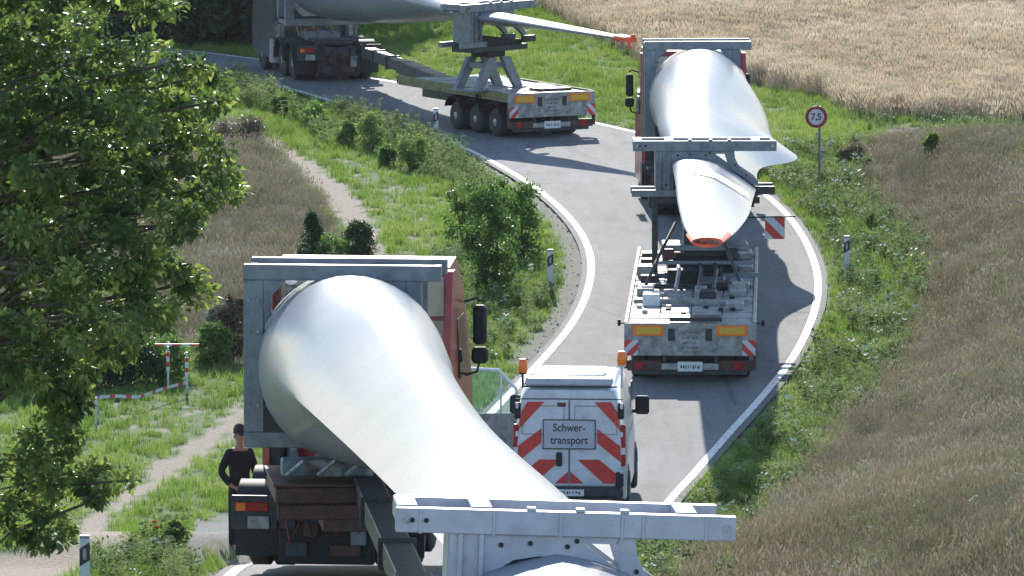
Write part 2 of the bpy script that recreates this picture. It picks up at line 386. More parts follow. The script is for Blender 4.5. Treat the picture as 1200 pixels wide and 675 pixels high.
# ------------------------------------------------------------ road and its edge lines
m, n, b = nodes('road_surface')
t1 = nz(n, .5, 4, (1, .25, 1)); t2 = nz(n, 60, 3); t3 = nz(n, 3.0, 6, (1, .12, 1))
c1 = ramp(n, t1.outputs[0], [(.35, (.17, .172, .173)), (.65, (.215, .217, .217))])
c3 = ramp(n, t3.outputs[0], [(.30, (.70, .70, .70)), (.5, (1, 1, 1)), (.72, (1.12, 1.12, 1.12))])
mm = n.nodes.new('ShaderNodeMix'); mm.data_type = 'RGBA'; mm.blend_type = 'MULTIPLY'; mm.inputs[0].default_value = .8
n.links.new(c1.outputs[0], mm.inputs[6]); n.links.new(c3.outputs[0], mm.inputs[7])
vo = n.nodes.new('ShaderNodeTexVoronoi'); vo.feature = 'DISTANCE_TO_EDGE'; vo.inputs['Scale'].default_value = .16
gg = n.nodes.new('ShaderNodeNewGeometry'); n.links.new(gg.outputs['Position'], vo.inputs['Vector'])
vr = ramp(n, vo.outputs['Distance'], [(.0, (.5, .5, .5)), (.006, (1, 1, 1))])
mm2 = n.nodes.new('ShaderNodeMix'); mm2.data_type = 'RGBA'; mm2.blend_type = 'MULTIPLY'; mm2.inputs[0].default_value = .7
n.links.new(mm.outputs[2], mm2.inputs[6]); n.links.new(vr.outputs[0], mm2.inputs[7])
mm3 = n.nodes.new('ShaderNodeMix'); mm3.data_type = 'RGBA'; mm3.blend_type = 'OVERLAY'; mm3.inputs[0].default_value = .35
n.links.new(mm2.outputs[2], mm3.inputs[6]); n.links.new(t2.outputs[0], mm3.inputs[7])
ac = attrn(n, 'across'); wa = n.nodes.new('ShaderNodeMath'); wa.operation = 'MULTIPLY_ADD'; wa.inputs[1].default_value = .05; n.links.new(t3.outputs[0], wa.inputs[0]); n.links.new(ac.outputs[0], wa.inputs[2])
lr = ramp(n, wa.outputs[0], [(0, (.72, .70, .66)), (.07, (1, 1, 1)), (.16, (.98, .98, .98)), (.22, (.86, .86, .86)), (.30, (1, 1, 1)), (.40, (.90, .90, .90)), (.47, (1, 1, 1)), (.53, (.8, .8, .8)), (.55, (1, 1, 1)), (.66, (.88, .88, .88)), (.74, (1, 1, 1)), (.86, (.88, .88, .88)), (.95, (.98, .98, .98)), (1, (.72, .70, .66))])
t5 = nz(n, .9, 2, (1, .3, 1)); pr_ = ramp(n, t5.outputs[0], [(.0, (.86, .86, .87)), (.38, (.86, .86, .87)), (.40, (1, 1, 1)), (.66, (1, 1, 1)), (.68, (1.08, 1.08, 1.07))])
mm5 = n.nodes.new('ShaderNodeMix'); mm5.data_type = 'RGBA'; mm5.blend_type = 'MULTIPLY'; mm5.inputs[0].default_value = .6
n.links.new(mm3.outputs[2], mm5.inputs[6]); n.links.new(pr_.outputs[0], mm5.inputs[7]); mm3 = mm5
mm4 = n.nodes.new('ShaderNodeMix'); mm4.data_type = 'RGBA'; mm4.blend_type = 'MULTIPLY'; mm4.inputs[0].default_value = .8
n.links.new(mm3.outputs[2], mm4.inputs[6]); n.links.new(lr.outputs[0], mm4.inputs[7])
n.links.new(mm4.outputs[2], b.inputs['Base Color']); b.inputs['Roughness'].default_value = .85; b.inputs['Specular IOR Level'].default_value = .12
M['road'] = m
m, n, b = nodes('road_paint')
t1 = nz(n, 9, 8); c1 = ramp(n, t1.outputs[0], [(.36, (.26, .26, .25)), (.47, (.66, .65, .63)), (.62, (.76, .75, .72))]); n.links.new(c1.outputs[0], b.inputs['Base Color']); b.inputs['Roughness'].default_value = .6
M['paint'] = m
def resample(W, N):
    W = np.array(W); s_ = np.r_[0, np.cumsum(np.hypot(*np.diff(W, axis=0).T))]; t = np.linspace(0, s_[-1], N)
    return np.stack([np.interp(t, s_, W[:, 0]), np.interp(t, s_, W[:, 1])], 1)
def match(W, Ys):    # resample W by Y
    return np.array([[xat(W, y), y] for y in Ys])
Ya = np.arange(-28, 221.5, .75)
Lm = match(LW, Ya); Rm = match(RW, Ya)
iL = [w for w in LW if w[1] > 221.5][::-1]; iR = [w for w in RW if w[1] > 221.5][::-1]
A_ = resample(iL, 30) if len(iL) > 2 else None; B_ = resample(iR, 30)
Lf = np.vstack([Lm, A_]); Rf = np.vstack([Rm, B_])
ex = .16
def offset(W, o):
    T = np.gradient(W, axis=0); T /= np.hypot(T[:, 0], T[:, 1])[:, None]; N_ = np.stack([T[:, 1], -T[:, 0]], 1); return W + N_ * o
NS = 25; Le, Re = offset(Lf, -ex), offset(Rf, ex); V = []; Fq = []
for i in range(len(Le)):
    for k in range(NS):
        p = Le[i] + (Re[i] - Le[i]) * k / (NS - 1); V.append((p[0], p[1], zr(p[1]) + .02 + (.012 * (p[1]-200) * sstep((p[0]+5)/4)*min(1,(p[1]-200)/30.) if p[1] > 200 and p[0] > -5 else 0)))
for i in range(len(Le) - 1):
    for k in range(NS - 1): a = i * NS + k; Fq.append((a, a + 1, a + NS + 1, a + NS))
rme = npmesh('road', V, Fq, M['road'], smooth=True); ca = rme.color_attributes.new('across', 'FLOAT_COLOR', 'POINT'); kk = (np.arange(len(V)) % NS) / (NS - 1); ca.data.foreach_set('color', np.stack([kk, kk, kk, np.ones(len(V))], 1).astype(np.float32).ravel())
ro = bpy.data.objects.new('road', rme); COL.objects.link(ro); tag(ro, kind='structure')
def line(W, o0, o1, name):
    a, b_ = offset(W, o0), offset(W, o1); V = []; Fq = []
    for p, q in zip(a, b_):
        for r in (p, q): V.append((r[0], r[1], zr(r[1]) + .030 + (.012 * (r[1]-200) * sstep((r[0]+5)/4)*min(1,(r[1]-200)/30.) if r[1] > 200 and r[0] > -5 else 0)))
    for i in range(len(a) - 1): Fq.append((2 * i, 2 * i + 1, 2 * i + 3, 2 * i + 2))
    o = bpy.data.objects.new(name, npmesh(name, V, Fq, M['paint'])); COL.objects.link(o); tag(o, kind='structure')
line(Lf, -.03, .12, 'road_edge_line'); line(Rf, -.12, .03, 'road_edge_line')

# ------------------------------------------------------------ vegetation: instanced tufts (stuff)
SRC = bpy.data.collections.new('tuft_sources')
def tuft_mesh(name, nb, h, spread, w, lean, mats, seg=2, heads=0, leafy=0, flowers=0):
    V = []; Fq = []; mi = []
    def quad(p, q, r, s_, m_): k = len(V); V.extend([p, q, r, s_]); Fq.append((k, k + 1, k + 2, k + 3)); mi.append(m_)
    for _ in range(nb):
        a = random.uniform(0, 6.283); r = spread * math.sqrt(random.random()); bx, by = r * math.cos(a), r * math.sin(a)
        hh = h * random.uniform(.55, 1.1); la = random.uniform(0, 6.283); l = lean * hh * random.random(); ww = w * random.uniform(.7, 1.3)
        fa = random.uniform(0, 3.14); fx, fy = math.cos(fa) * ww / 2, math.sin(fa) * ww / 2
        p0 = (bx, by); p = [(bx + math.cos(la) * l * t * t, by + math.sin(la) * l * t * t, hh * (t if l < .3 * hh else t - .25 * t * t)) for t in [i / seg for i in range(seg + 1)]]
        k = len(V)
        for i, c in enumerate(p):
            f = (1 - .75 * i / seg); V.append((c[0] - fx * f, c[1] - fy * f, c[2] - (.03 if i == 0 else 0))); V.append((c[0] + fx * f, c[1] + fy * f, c[2] - (.03 if i == 0 else 0)))
        for i in range(seg): Fq.append((k + 2 * i, k + 2 * i + 1, k + 2 * i + 3, k + 2 * i + 2)); mi.append(0)
        t = p[-1]
        if heads and random.random() < heads:
            e = ww * 1.6; hl = h * .13
            quad((t[0] - e, t[1], t[2] - hl * .3), (t[0] + e, t[1], t[2] - hl * .3), (t[0] + e * .6 + .02, t[1], t[2] + hl), (t[0] - e * .6 + .02, t[1], t[2] + hl), 0)
        if leafy:
            for _ in range(leafy):
                u = random.uniform(.15, 1); c = Vector(p[0]) .lerp(Vector(t), u); an = random.uniform(0, 6.283); L = h * random.uniform(.12, .24)
                d = Vector((math.cos(an), math.sin(an), random.uniform(-.1, .7))) * L; sdv = Vector((-math.sin(an), math.cos(an), 0)) * L * .28
                quad(tuple(c), tuple(c + d * .5 + sdv), tuple(c + d), tuple(c + d * .5 - sdv), 0)
        if flowers and random.random() < flowers:
            for _ in range(5):
                e = .022; c = Vector(t) + Vector((random.uniform(-.05, .05), random.uniform(-.05, .05), random.uniform(-.02, .03)))
                quad((c[0] - e, c[1] - e, c[2]), (c[0] + e, c[1] - e, c[2] + .02), (c[0] + e, c[1] + e, c[2]), (c[0] - e, c[1] + e, c[2] - .01), 1)
    me = npmesh(name, V, Fq, mats, mi); o = bpy.data.objects.new(name, me); return o
def scatter(name, label, X, Y, variants, smin, smax, cat=None, sx=1.0):
    X = np.asarray(X); Y = np.asarray(Y); N = len(X)
    me = bpy.data.meshes.new(name); me.vertices.add(N)
    Z = np.array([H(x, y) for x, y in zip(X, Y)])
    me.vertices.foreach_set('co', np.stack([X, Y, Z], 1).astype(np.float32).ravel())
    a = me.attributes.new('rot', 'FLOAT_VECTOR', 'POINT'); a.data.foreach_set('vector', np.stack([RNG.normal(0, .08, N), RNG.normal(0, .08, N), RNG.uniform(0, 6.283, N)], 1).astype(np.float32).ravel())
    patch = .5 + .5 * np.sin(X * .9 + 1.3 * np.sin(Y * .23)) * np.cos(Y * .17 + X * .4)
    s_ = RNG.uniform(smin, smax, N) * (.8 + .35 * patch)
    a = me.attributes.new('scl', 'FLOAT_VECTOR', 'POINT'); a.data.foreach_set('vector', np.stack([s_ * sx, s_ * sx, s_], 1).astype(np.float32).ravel())
    a = me.attributes.new('idx', 'INT', 'POINT'); a.data.foreach_set('value', RNG.integers(0, len(variants), N).astype(np.int32))
    me.update()
    o = bpy.data.objects.new(name, me); COL.objects.link(o); tag(o, label, cat, kind='stuff')
    vc = bpy.data.collections.new(name + '_kinds')
    for v in variants: vc.objects.link(v)
    g = bpy.data.node_groups.new(name + '_scatter', 'GeometryNodeTree')
    g.interface.new_socket('Geometry', in_out='INPUT', socket_type='NodeSocketGeometry'); g.interface.new_socket('Geometry', in_out='OUTPUT', socket_type='NodeSocketGeometry')
    gi = g.nodes.new('NodeGroupInput'); go_ = g.nodes.new('NodeGroupOutput'); ip = g.nodes.new('GeometryNodeInstanceOnPoints')
    ci = g.nodes.new('GeometryNodeCollectionInfo'); ci.inputs['Collection'].default_value = vc; ci.inputs['Separate Children'].default_value = True; ci.inputs['Reset Children'].default_value = True
    def na(nm, ty):
        q = g.nodes.new('GeometryNodeInputNamedAttribute'); q.data_type = ty; q.inputs[0].default_value = nm; return [k for k in q.outputs if k.enabled and k.name == 'Attribute'][0]
    g.links.new(gi.outputs[0], ip.inputs['Points']); g.links.new(ci.outputs[0], ip.inputs['Instance']); ip.inputs['Pick Instance'].default_value = True
    g.links.new(na('idx', 'INT'), ip.inputs['Instance Index']); g.links.new(na('scl', 'FLOAT_VECTOR'), ip.inputs['Scale'])
    e2r = g.nodes.new('FunctionNodeEulerToRotation'); g.links.new(na('rot', 'FLOAT_VECTOR'), e2r.inputs[0]); g.links.new(e2r.outputs[0], ip.inputs['Rotation'])
    g.links.new(ip.outputs[0], go_.inputs[0])
    md = o.modifiers.new('scatter', 'NODES'); md.node_group = g
    return o
def field(x0, x1, y0, y1, dens, cond):
    N = int((x1 - x0) * (y1 - y0) * dens); X = RNG.uniform(x0, x1, N); Y = RNG.uniform(y0, y1, N)
    lim = (np.abs(X) < Y * (600 / F) * 1.12 + .6)
    X, Y = X[lim], Y[lim]; k = cond(X, Y); return X[k], Y[k]
def offroad(X, Y, g=.25):
    L_ = np.array([xl(y) for y in Y]); R_ = np.array([xr(y) for y in Y])
    return ((X < L_ - g) | (X > R_ + g)) & ~inpoly(X, Y, ROADPOLY) & ((Y < 219) | ~near_far(X, Y))
def near_far(X, Y): return inpoly(X, Y, [tuple(p) for p in offset(Lf, -.3)] + [tuple(p) for p in offset(Rf, .3)][::-1])
isBrown = lambda X, Y: inpoly(X + RNG.normal(0, .18, X.shape), Y + RNG.normal(0, .9, Y.shape), BROWNR)
isBrownL = lambda X, Y: inpoly(X + RNG.normal(0, .12, X.shape), Y + RNG.normal(0, .6, Y.shape), BROWNL)
isWheat = lambda X, Y: inpoly(X, Y + RNG.normal(0, .5, Y.shape), WHEAT)
isTrack = lambda X, Y: inpoly(X + RNG.normal(0, .08, X.shape), Y + RNG.normal(0, .35, Y.shape), TRACK) | inpoly(X, Y, APRON)
gk = [tuft_mesh('grass_tuft', 26, .2, .16, .014, .6, [M['grass']]) for _ in range(4)]
def rightband(X, Y): R_ = np.array([xr(y) for y in Y]); return (X > R_) & (Y < 200)
def c_green(X, Y):
    k = offroad(X, Y) & ~isTrack(X, Y) & ~isBrown(X, Y) & ~isBrownL(X, Y) & ~isWheat(X, Y)
    k &= ~(inpoly(X, Y, FAINT) & (RNG.random(X.shape) < .5)) & ~(inpoly(X, Y, LAWNDRY) & (RNG.random(X.shape) < .35))
    gs = np.array([xl(y) for y in Y]) - np.where((Y > 150) & (Y < 200), .6, .25)
    return k & ((X < gs) | (X > np.array([xr(y) for y in Y])))
X, Y = field(-17, 17, 78, 262, 15, c_green)
scatter('grass', 'short green grass over the verges and the lawn beside the track', X, Y, gk, .6, 1.15)
wk = [tuft_mesh('weed_tuft', 8, .5, .15, .012, .35, [M['weed'], M['flower']], leafy=8, flowers=f) for f in (0, .02, .05, .22)]
WB = poly([(1000, 150), (1075, 138)])
def c_weed(X, Y):
    R_ = np.array([xr(y) for y in Y]); n_ = np.sin(X * 2.3 + Y * .5) * np.cos(Y * .33 - X)
    return (X > R_ + .45) & (Y < 196) & ~isBrown(X, Y) & (RNG.random(X.shape) < .55 + .45 * n_)
X1, Y1 = field(0, 14, 78, 196, 13, c_weed)
WL = poly([(275, 98), (330, 116), (420, 138), (500, 165), (545, 192), (590, 230), (560, 240), (520, 215), (470, 205), (430, 180), (380, 168), (330, 138), (270, 122)])
X2, Y2 = field(-12, 2, 150, 225, 14, lambda X, Y: inpoly(X, Y, WL) & offroad(X, Y, .5) & (RNG.random(X.shape) < .42 + .4 * np.sin(X * 2.1 + Y * .35)))
WL2 = poly([(560, 345), (640, 300), (665, 320), (650, 370), (600, 420), (560, 430), (540, 380), (500, 300), (540, 300)])
X3, Y3 = field(-6, 3, 135, 185, 5, lambda X, Y: inpoly(X, Y, WL2) & offroad(X, Y, .6))
WL3 = poly([(100, 660), (150, 640), (215, 625), (225, 655), (240, 690), (120, 700)])
X4, Y4 = field(-9, -3, 90, 125, 8, lambda X, Y: inpoly(X, Y, WL3) & offroad(X, Y, .3))
scatter('weeds', 'tall leafy weeds with small white flowers along the road verge', np.r_[X1, X3, X4], np.r_[Y1, Y3, Y4], wk, .45, 1.15)
scatter('tall_herbs', 'tall bushy herbs on the strip between the upper road line and the dirt track', X2, Y2, wk[:3], .75, 1.6)
dk = [tuft_mesh('dry_tuft', 38, .38, .26, .006, .9, [M['dry']], heads=.4) for _ in range(4)] + [tuft_mesh('dry_tuft', 28, .34, .24, .008, 1.1, [M['dry']], heads=.5) for _ in range(3)]
X, Y = field(0, 17, 72, 200, 24, lambda X, Y: isBrown(X, Y))
X5, Y5 = field(-15, 0, 120, 215, 16, lambda X, Y: isBrownL(X, Y) & ~isTrack(X, Y))
scatter('dry_grass', 'withered brown grass covering the bank on the right and the plot left of the track', np.r_[X, X5], np.r_[Y, Y5], dk, .55, 1.05)
X, Y = field(0, 17, 72, 200, 1.6, lambda X, Y: isBrown(X, Y) & (np.sin(X * 1.1 + 2) * np.sin(Y * .21) > .1))
X6, Y6 = field(5, 14, 180, 206, 10, lambda X, Y: ~isWheat(X, Y) & ~isBrown(X, Y) & isWheat(X, Y + 4))
scatter('sparse_green_stems', 'scattered green stems and pale seed heads among the brown grass', np.r_[X, X6], np.r_[Y, Y6], [wk[0], wk[3]], .3, .75)
hk = [tuft_mesh('wheat_tuft', 36, .6, .28, .008, .35, [M['wheat']], heads=1) for _ in range(4)]
X, Y = field(-3, 24, 200, 300, 21, lambda X, Y: isWheat(X, Y))
scatter('wheat', 'ripe pale wheat standing in the field beyond the bank', X, Y, hk, .8, 1.05)

# ------------------------------------------------------------ leafy plants
def leaf_cloud(centres, radii, counts, size, squash=.8, droop=.3, seed=1, asp=.55):
    rg = np.random.default_rng(seed); V = []; 
    C = np.repeat(np.array(centres), counts, axis=0); R_ = np.repeat(np.array(radii), counts)[:, None]
    N = len(C); d = rg.normal(size=(N, 3)); d /= np.linalg.norm(d, axis=1)[:, None]
    r = rg.random((N, 1)) ** .45; pos = C + d * r * R_ * np.array([1, 1, squash])
    ax = d * .6 + rg.normal(size=(N, 3)) * .7; ax[:, 2] -= droop; ax /= np.linalg.norm(ax, axis=1)[:, None]
    up = rg.normal(size=(N, 3)) * .6 + np.array([0, 0, 1.0]); sdv = np.cross(ax, up); sdv /= np.linalg.norm(sdv, axis=1)[:, None] + 1e-6
    nn = np.cross(sdv, ax); L = size * rg.uniform(.6, 1.25, (N, 1)); W = L * asp
    p0 = pos; p1 = pos + ax * L * .45 + sdv * W / 2 + nn * L * .07; p2 = pos + ax * L - nn * L * .12; p3 = pos + ax * L * .45 - sdv * W / 2 + nn * L * .07
    V = np.stack([p0, p1, p2, p3], 1).reshape(-1, 3); k = np.arange(N) * 4
    Fq = np.concatenate([np.stack([k, k + 1, k + 2], 1), np.stack([k, k + 2, k + 3], 1)])
    return V, Fq
def foliage(name, parent, mt, *a, **k):
    V, Fq = leaf_cloud(*a, **k); o = bpy.data.objects.new(name, npmesh(name, V, Fq, mt)); COL.objects.link(o); o.parent = parent; o['kind'] = 'stuff'; return o
# the large foreground tree
tb = P(-95, 0, 76); tbx, tby = tb.x, 76.0; tbz = H(tbx, tby)
tr = empty('broadleaf_tree', (tbx, tby, tbz), label='large leafy tree with glossy green leaves filling the left side in the foreground', cat='tree')
outl = [(0, -40), (190, -30), (188, 8), (165, 22), (118, 30), (122, 52), (160, 50), (205, 68), (243, 80), (262, 100), (270, 140), (262, 165), (285, 200), (288, 225), (262, 240), (240, 258), (212, 270), (228, 292), (240, 330), (236, 352), (205, 372), (170, 385), (150, 412), (110, 428), (70, 445), (0, 458)]
low = [(62, 440), (98, 455), (92, 500), (130, 510), (138, 540), (160, 565), (135, 590), (95, 590), (88, 625), (58, 648), (20, 640), (0, 600), (0, 520), (45, 500), (60, 480)]
cl = []; rd = []; cn = []
def fill(pg, N, r0, r1, n0, dd, mind):
    got = []
    xs = [p[0] for p in pg]; ys = [p[1] for p in pg]; tries = 0
    while len(got) < N and tries < 20000:
        tries += 1; x = random.uniform(min(xs), max(xs)); y = random.uniform(min(ys), max(ys))
        if not inpoly(np.array([x]), np.array([y]), pg)[0] or any((x - g[0]) ** 2 + (y - g[1]) ** 2 < mind ** 2 for g in got): continue
        got.append((x, y)); d = 76 + random.uniform(-dd, dd); q = P(x - 6, y, d) - Vector((tbx, tby, tbz))
        cl.append(tuple(q)); rd.append(random.uniform(r0, r1)); cn.append(int(n0 * random.uniform(.6, 1.3)))
fill(outl, 250, .10, .23, 125, 2.4, 11)
for x, y in [(205, 8), (230, 90), (255, 120), (268, 205), (275, 222), (250, 232), (225, 262), (238, 345), (228, 325), (190, 378), (150, 400), (105, 435), (180, 60), (60, 60)]:
    q = P(x - 4, y, 76 + random.uniform(-1, 1)) - Vector((tbx, tby, tbz)); cl.append(tuple(q)); rd.append(.17); cn.append(90)
nmain = len(cl)
fill(low, 46, .08, .17, 75, .6, 10)
for x, y in [(90, 470), (75, 490), (86, 455), (60, 460)]:
    q = P(x, y, 76) - Vector((tbx, tby, tbz)); cl.append(tuple(q)); rd.append(.16); cn.append(190)
for _ in range(110):
    a = random.uniform(0, 6.283); e = random.uniform(-.45, 1.4); r = random.uniform(2.0, 3.6)
    q = (r * math.cos(a) * math.cos(e) - 1.2, r * math.sin(a) * math.cos(e) * 1.0, 6.2 + r * 1.2 * math.sin(e))
    if q[0] < .4: cl.append(q); rd.append(random.uniform(.35, .55)); cn.append(330)
foliage('crown', tr, M['tree'], cl, rd, cn, .094, squash=.75, droop=.4, seed=3, asp=.6)
tk = MB(); tk.tube([(0, 0, -.3), (.05, 0, 1.2), (-.05, .1, 3), (.15, 0, 4.8), (.1, .1, 6.5), (0, 0, 8.2)], [.36, .28, .23, .18, .12, .05], 12); tk.obj('trunk', M['bark'], tr, True)
lm = MB()
for i, (c, r) in enumerate(zip(cl, rd)):
    z0 = max(1.7, min(7.5, c[2] - random.uniform(.5, 1.4))) if c[2] > 2.4 else 1.8 + random.random()
    a = Vector((.05, 0, z0)); b_ = Vector(c); mid = a.lerp(b_, .5) + Vector((0, 0, .25)) ; dr = .035 if i % 4 == 0 else .016
    if i % (2 if i < nmain else 7) == 0: lm.tube([a, mid, b_, b_ + (b_ - mid).normalized() * .15], [dr, dr * .7, dr * .35, .004], 5, False)
lm.obj('limbs', M['bark'], tr, True)
def shrub(name, px, py, w, h, mt, label, cat, ncl=26, leaf=.09, per=120, seed=1, group=None, dd=0, conic=False, droop=.1):
    p = G(px, py); t = empty(name, p, random.uniform(0, 6), label, cat, group); rg = random.Random(seed); c_ = []; r_ = []; k_ = []
    for i in range(ncl):
        u = rg.random(); z = h * (.12 + .85 * u); f = (1 - u) ** .7 if conic else math.sin(math.pi * min(1, .18 + .72 * u)) ** .7
        a = rg.uniform(0, 6.283); r = w / 2 * f * math.sqrt(rg.random()) * .85
        c_.append((r * math.cos(a), r * math.sin(a), z)); r_.append(w * rg.uniform(.10, .2) * (1 if not conic else .8)); k_.append(int(per * rg.uniform(.6, 1.3)))
    foliage('foliage', t, mt, c_, r_, k_, leaf, seed=seed, squash=.85, droop=droop)
    s_ = MB()
    for q in c_[:12]: s_.tube([(q[0] * .1, q[1] * .1, -.05), (q[0] * .5, q[1] * .5, q[2] * .55), q], [.022, .014, .004], 5, False)
    s_.obj('stems', M['bark'], t); return t
shrub('bush', 575, 345, 1.35, 2.35, M['bush'], 'tallest dark green bush inside the road bend, between the track and the gravel shoulder', 'bush', 60, .10, 90, 11)
shrub('bush', 612, 305, 1.25, 1.7, M['bush'], 'right-hand green bush of the clump inside the bend, next to the edge line', 'bush', 40, .10, 90, 12)
shrub('bush', 545, 290, 1.0, 1.5, M['bush'], 'smaller green bush at the left of the clump inside the bend', 'bush', 30, .09, 90, 13)
shrub('bush', 588, 268, .9, 1.15, M['bush'], 'light green bush peeking over the back of the clump inside the bend', 'bush', 22, .09, 90, 14)
shrub('conifer', 366, 313, .95, 1.15, M['conifer'], 'pointed dark conifer, left one of the row above the truck load', 'conifer', 60, .06, 110, 15, conic=True, droop=-.3)
shrub('conifer', 389, 318, .85, .75, M['bush'], 'low round lighter green shrub between the two dark conifers', 'shrub', 34, .06, 110, 16, droop=-.2)
shrub('conifer', 420, 314, .8, 1.0, M['conifer'], 'dark column-shaped conifer at the edge of the dirt track', 'conifer', 60, .06, 110, 17, droop=-.3)
for i, (x, y, w, h, mt, lb) in enumerate([
    (435, 178, 1.0, .95, 'weed', 'rounded clump of tall herbs nearest the road line in the verge'),
    (372, 150, .8, .6, 'bush', 'small dark bush in the middle of the upper left verge'),
    (330, 135, .8, .45, 'bush', 'low dark bush farthest up the left verge'),
    (405, 172, .7, .6, 'weed', 'pale leafy clump left of the tall herbs on the verge'),
    (482, 200, .9, .85, 'weed', 'tall green herb clump on the verge below the delineator post'),
    (1092, 180, .4, .45, 'grass', 'lone bright green bush on the brown bank at the upper right'),
    (452, 195, .6, .5, 'bush', 'dark knee-high bush at the lower edge of the verge'),
    (205, 650, .32, .45, 'weed', 'upright green bush beside the pale apron near the track mouth'),
    (1000, 190, .9, .4, 'dry', 'brown scrub bush where the green verge meets the bank')]):
    shrub('verge_bush', x, y, w, h, M[mt], lb, 'bush', 22, .085, 90, 30 + i)
und = [(20, 455, 2.2, 1.5, 'forest', 'dark shrub at the far left under the large tree'), (85, 452, 1.8, 1.3, 'forest', 'dark shrub under the large tree left of the red and white bars'),
       (140, 452, 1.5, 1.1, 'forest', 'dark shrub behind the fallen barrier tape'), (190, 448, 1.3, .9, 'bush', 'green shrub behind the red and white bars'),
       (250, 430, .9, .8, 'weed', 'light green shrub right of the red and white bars'), (272, 425, .7, 1.35, 'brownshrub', 'withered brown shrub beside the load frame'),
       (262, 402, .9, .7, 'greyshrub', 'small grey shrub on the edge of the brown plot')]
for i, (x, y, w, h, mt, lb) in enumerate(und): shrub('undergrowth_shrub', x, y, w, h, M[mt], lb, 'shrub', 34, .10, 90, 50 + i)
for i, (x, y) in enumerate([(228, 172), (262, 168), (290, 166)]):
    shrub('dry_shrub', x, y, 1.2, .6, M['dry'], ['left', 'middle', 'right'][i] + ' one of three grey dry shrubs at the upper end of the brown plot', 'shrub', 26, .07, 90, 60 + i, group='grey dry shrubs above the brown plot')
# trees of the wood behind the far bend
ft = []
for s_ in range(2):
    rg = random.Random(90 + s_); t = empty('woodland_tree', (0, 0, 0)); c_ = []; r_ = []; k_ = []
    for i in range(120):
        u = rg.random(); a = rg.uniform(0, 6.283); f = math.sin(math.pi * min(.97, .22 + .7 * u)); r = 2.6 * f * math.sqrt(rg.random())
        c_.append((r * math.cos(a), r * math.sin(a), -.1 + 8.5 * u)); r_.append(rg.uniform(.5, .9)); k_.append(95)
    foliage('crown', t, M['forest'], c_, r_, k_, .3, seed=s_ + 5)
    w_ = MB(); w_.tube([(0, 0, -.3), (.1, 0, 3), (0, .1, 7)], [.22, .16, .05], 8); w_.obj('trunk', M['bark'], t, True); ft.append(t)
pos = [(-15.6, 235.0), (-13.6, 234.3), (-11.8, 233.4), (-10.0, 232.4), (-8.3, 231.4), (-6.6, 233.5), (-4.6, 242), (-17.8, 236.5)]
wl = ['second woodland tree from the left behind the far bend', 'third woodland tree from the left behind the far bend', 'fourth woodland tree from the left behind the far bend', 'fifth woodland tree behind the far bend, left of the farthest lorry', 'woodland tree directly behind the cab of the farthest lorry', 'woodland tree behind the blade of the farthest lorry', 'rightmost woodland tree behind the far bend', 'leftmost woodland tree behind the far bend']
for i, (x, y) in enumerate(pos):
    t = ft[i % 2] if i < 2 else copy_tree(ft[i % 2])
    t.location = (x, y, 0); t.rotation_euler = (0, 0, i * 1.3); t.scale = (1 + .1 * math.sin(i * 3),) * 3
    tag(t, wl[i], 'tree', 'trees of the wood behind the far bend')
#VEHICLES
# ------------------------------------------------------------ vehicle pieces
def wheel(parent, x, y, r=.5, w=.3, first=[None]):
    if first[0] is None:
        o = MB().lathe([(-w / 2, .30), (-w / 2, .44), (-w / 2 + .04, .5), (w / 2 - .04, .5), (w / 2, .44), (w / 2, .30)], n=28).obj('wheel', M['tyre'], parent, True)
        rm = MB(); rm.lathe([(-w / 2 - .01, .10), (-w / 2 + .03, .22), (-w / 2 + .02, .30), (w / 2 - .02, .30), (w / 2 - .03, .22), (w / 2 + .01, .10)], n=20); rm.obj('rim', M['rim'], o, True)
        first[0] = o; o.location = (x, y, r); o.scale = (1, r / .5, r / .5); return o
    o = share(first[0], parent, (x, y, r)); o.scale = (1, r / .5, r / .5); return o
def text(s, size, parent, loc, mt, rot=(math.pi / 2, 0, 0), name='lettering', ext=.004, align='CENTER', sp=1.0):
    cu = bpy.data.curves.new(name, 'FONT'); cu.body = s; cu.size = size; cu.extrude = ext; cu.offset = size * .012; cu.align_x = align; cu.align_y = 'CENTER'; cu.space_line = .95; cu.space_character = sp
    o = bpy.data.objects.new(name, cu); me = bpy.data.meshes.new_from_object(o); bpy.data.objects.remove(o)
    me.materials.clear(); me.materials.append(mt)
    o = bpy.data.objects.new(name, me); COL.objects.link(o); o.parent = parent; o.location = loc; o.rotation_euler = rot; return o
def chevron(parent, x0, z0, w, h, y, lean=1, n=2, name='warning_board'):
    b_ = MB().box(x0, x0 + w, y, y + .02, z0, z0 + h, .004).obj(name, M['reflw'], parent)
    s_ = MB(); st = (w + h) / n
    for k in range(-1, n + 2):
        a = k * st; pts = []
        pg = [(a, 0), (a + st * .5, 0), (a + st * .5 + h, h), (a + h, h)]
        # clip to 0..w by sampling
        c = []
        lft = [(0, 0)]
        poly_ = pg
        for sgn, lim in ((1, 0.0), (-1, -w)):
            out = []
            for i in range(len(poly_)):
                p, q = poly_[i], poly_[(i + 1) % len(poly_)]; fp, fq = sgn * p[0] - lim, sgn * q[0] - lim
                if fp >= 0: out.append(p)
                if (fp >= 0) != (fq >= 0): t = fp / (fp - fq); out.append((p[0] + (q[0] - p[0]) * t, p[1] + (q[1] - p[1]) * t))
            poly_ = out
            if len(poly_) < 3: break
        if len(poly_) >= 3:
            pts = [((x0 + p[0]) if lean > 0 else (x0 + w - p[0]), z0 + p[1]) for p in poly_]
            MB().prism(pts, y - .006, y).obj('red_stripe', M['reflr'], b_)
    return b_
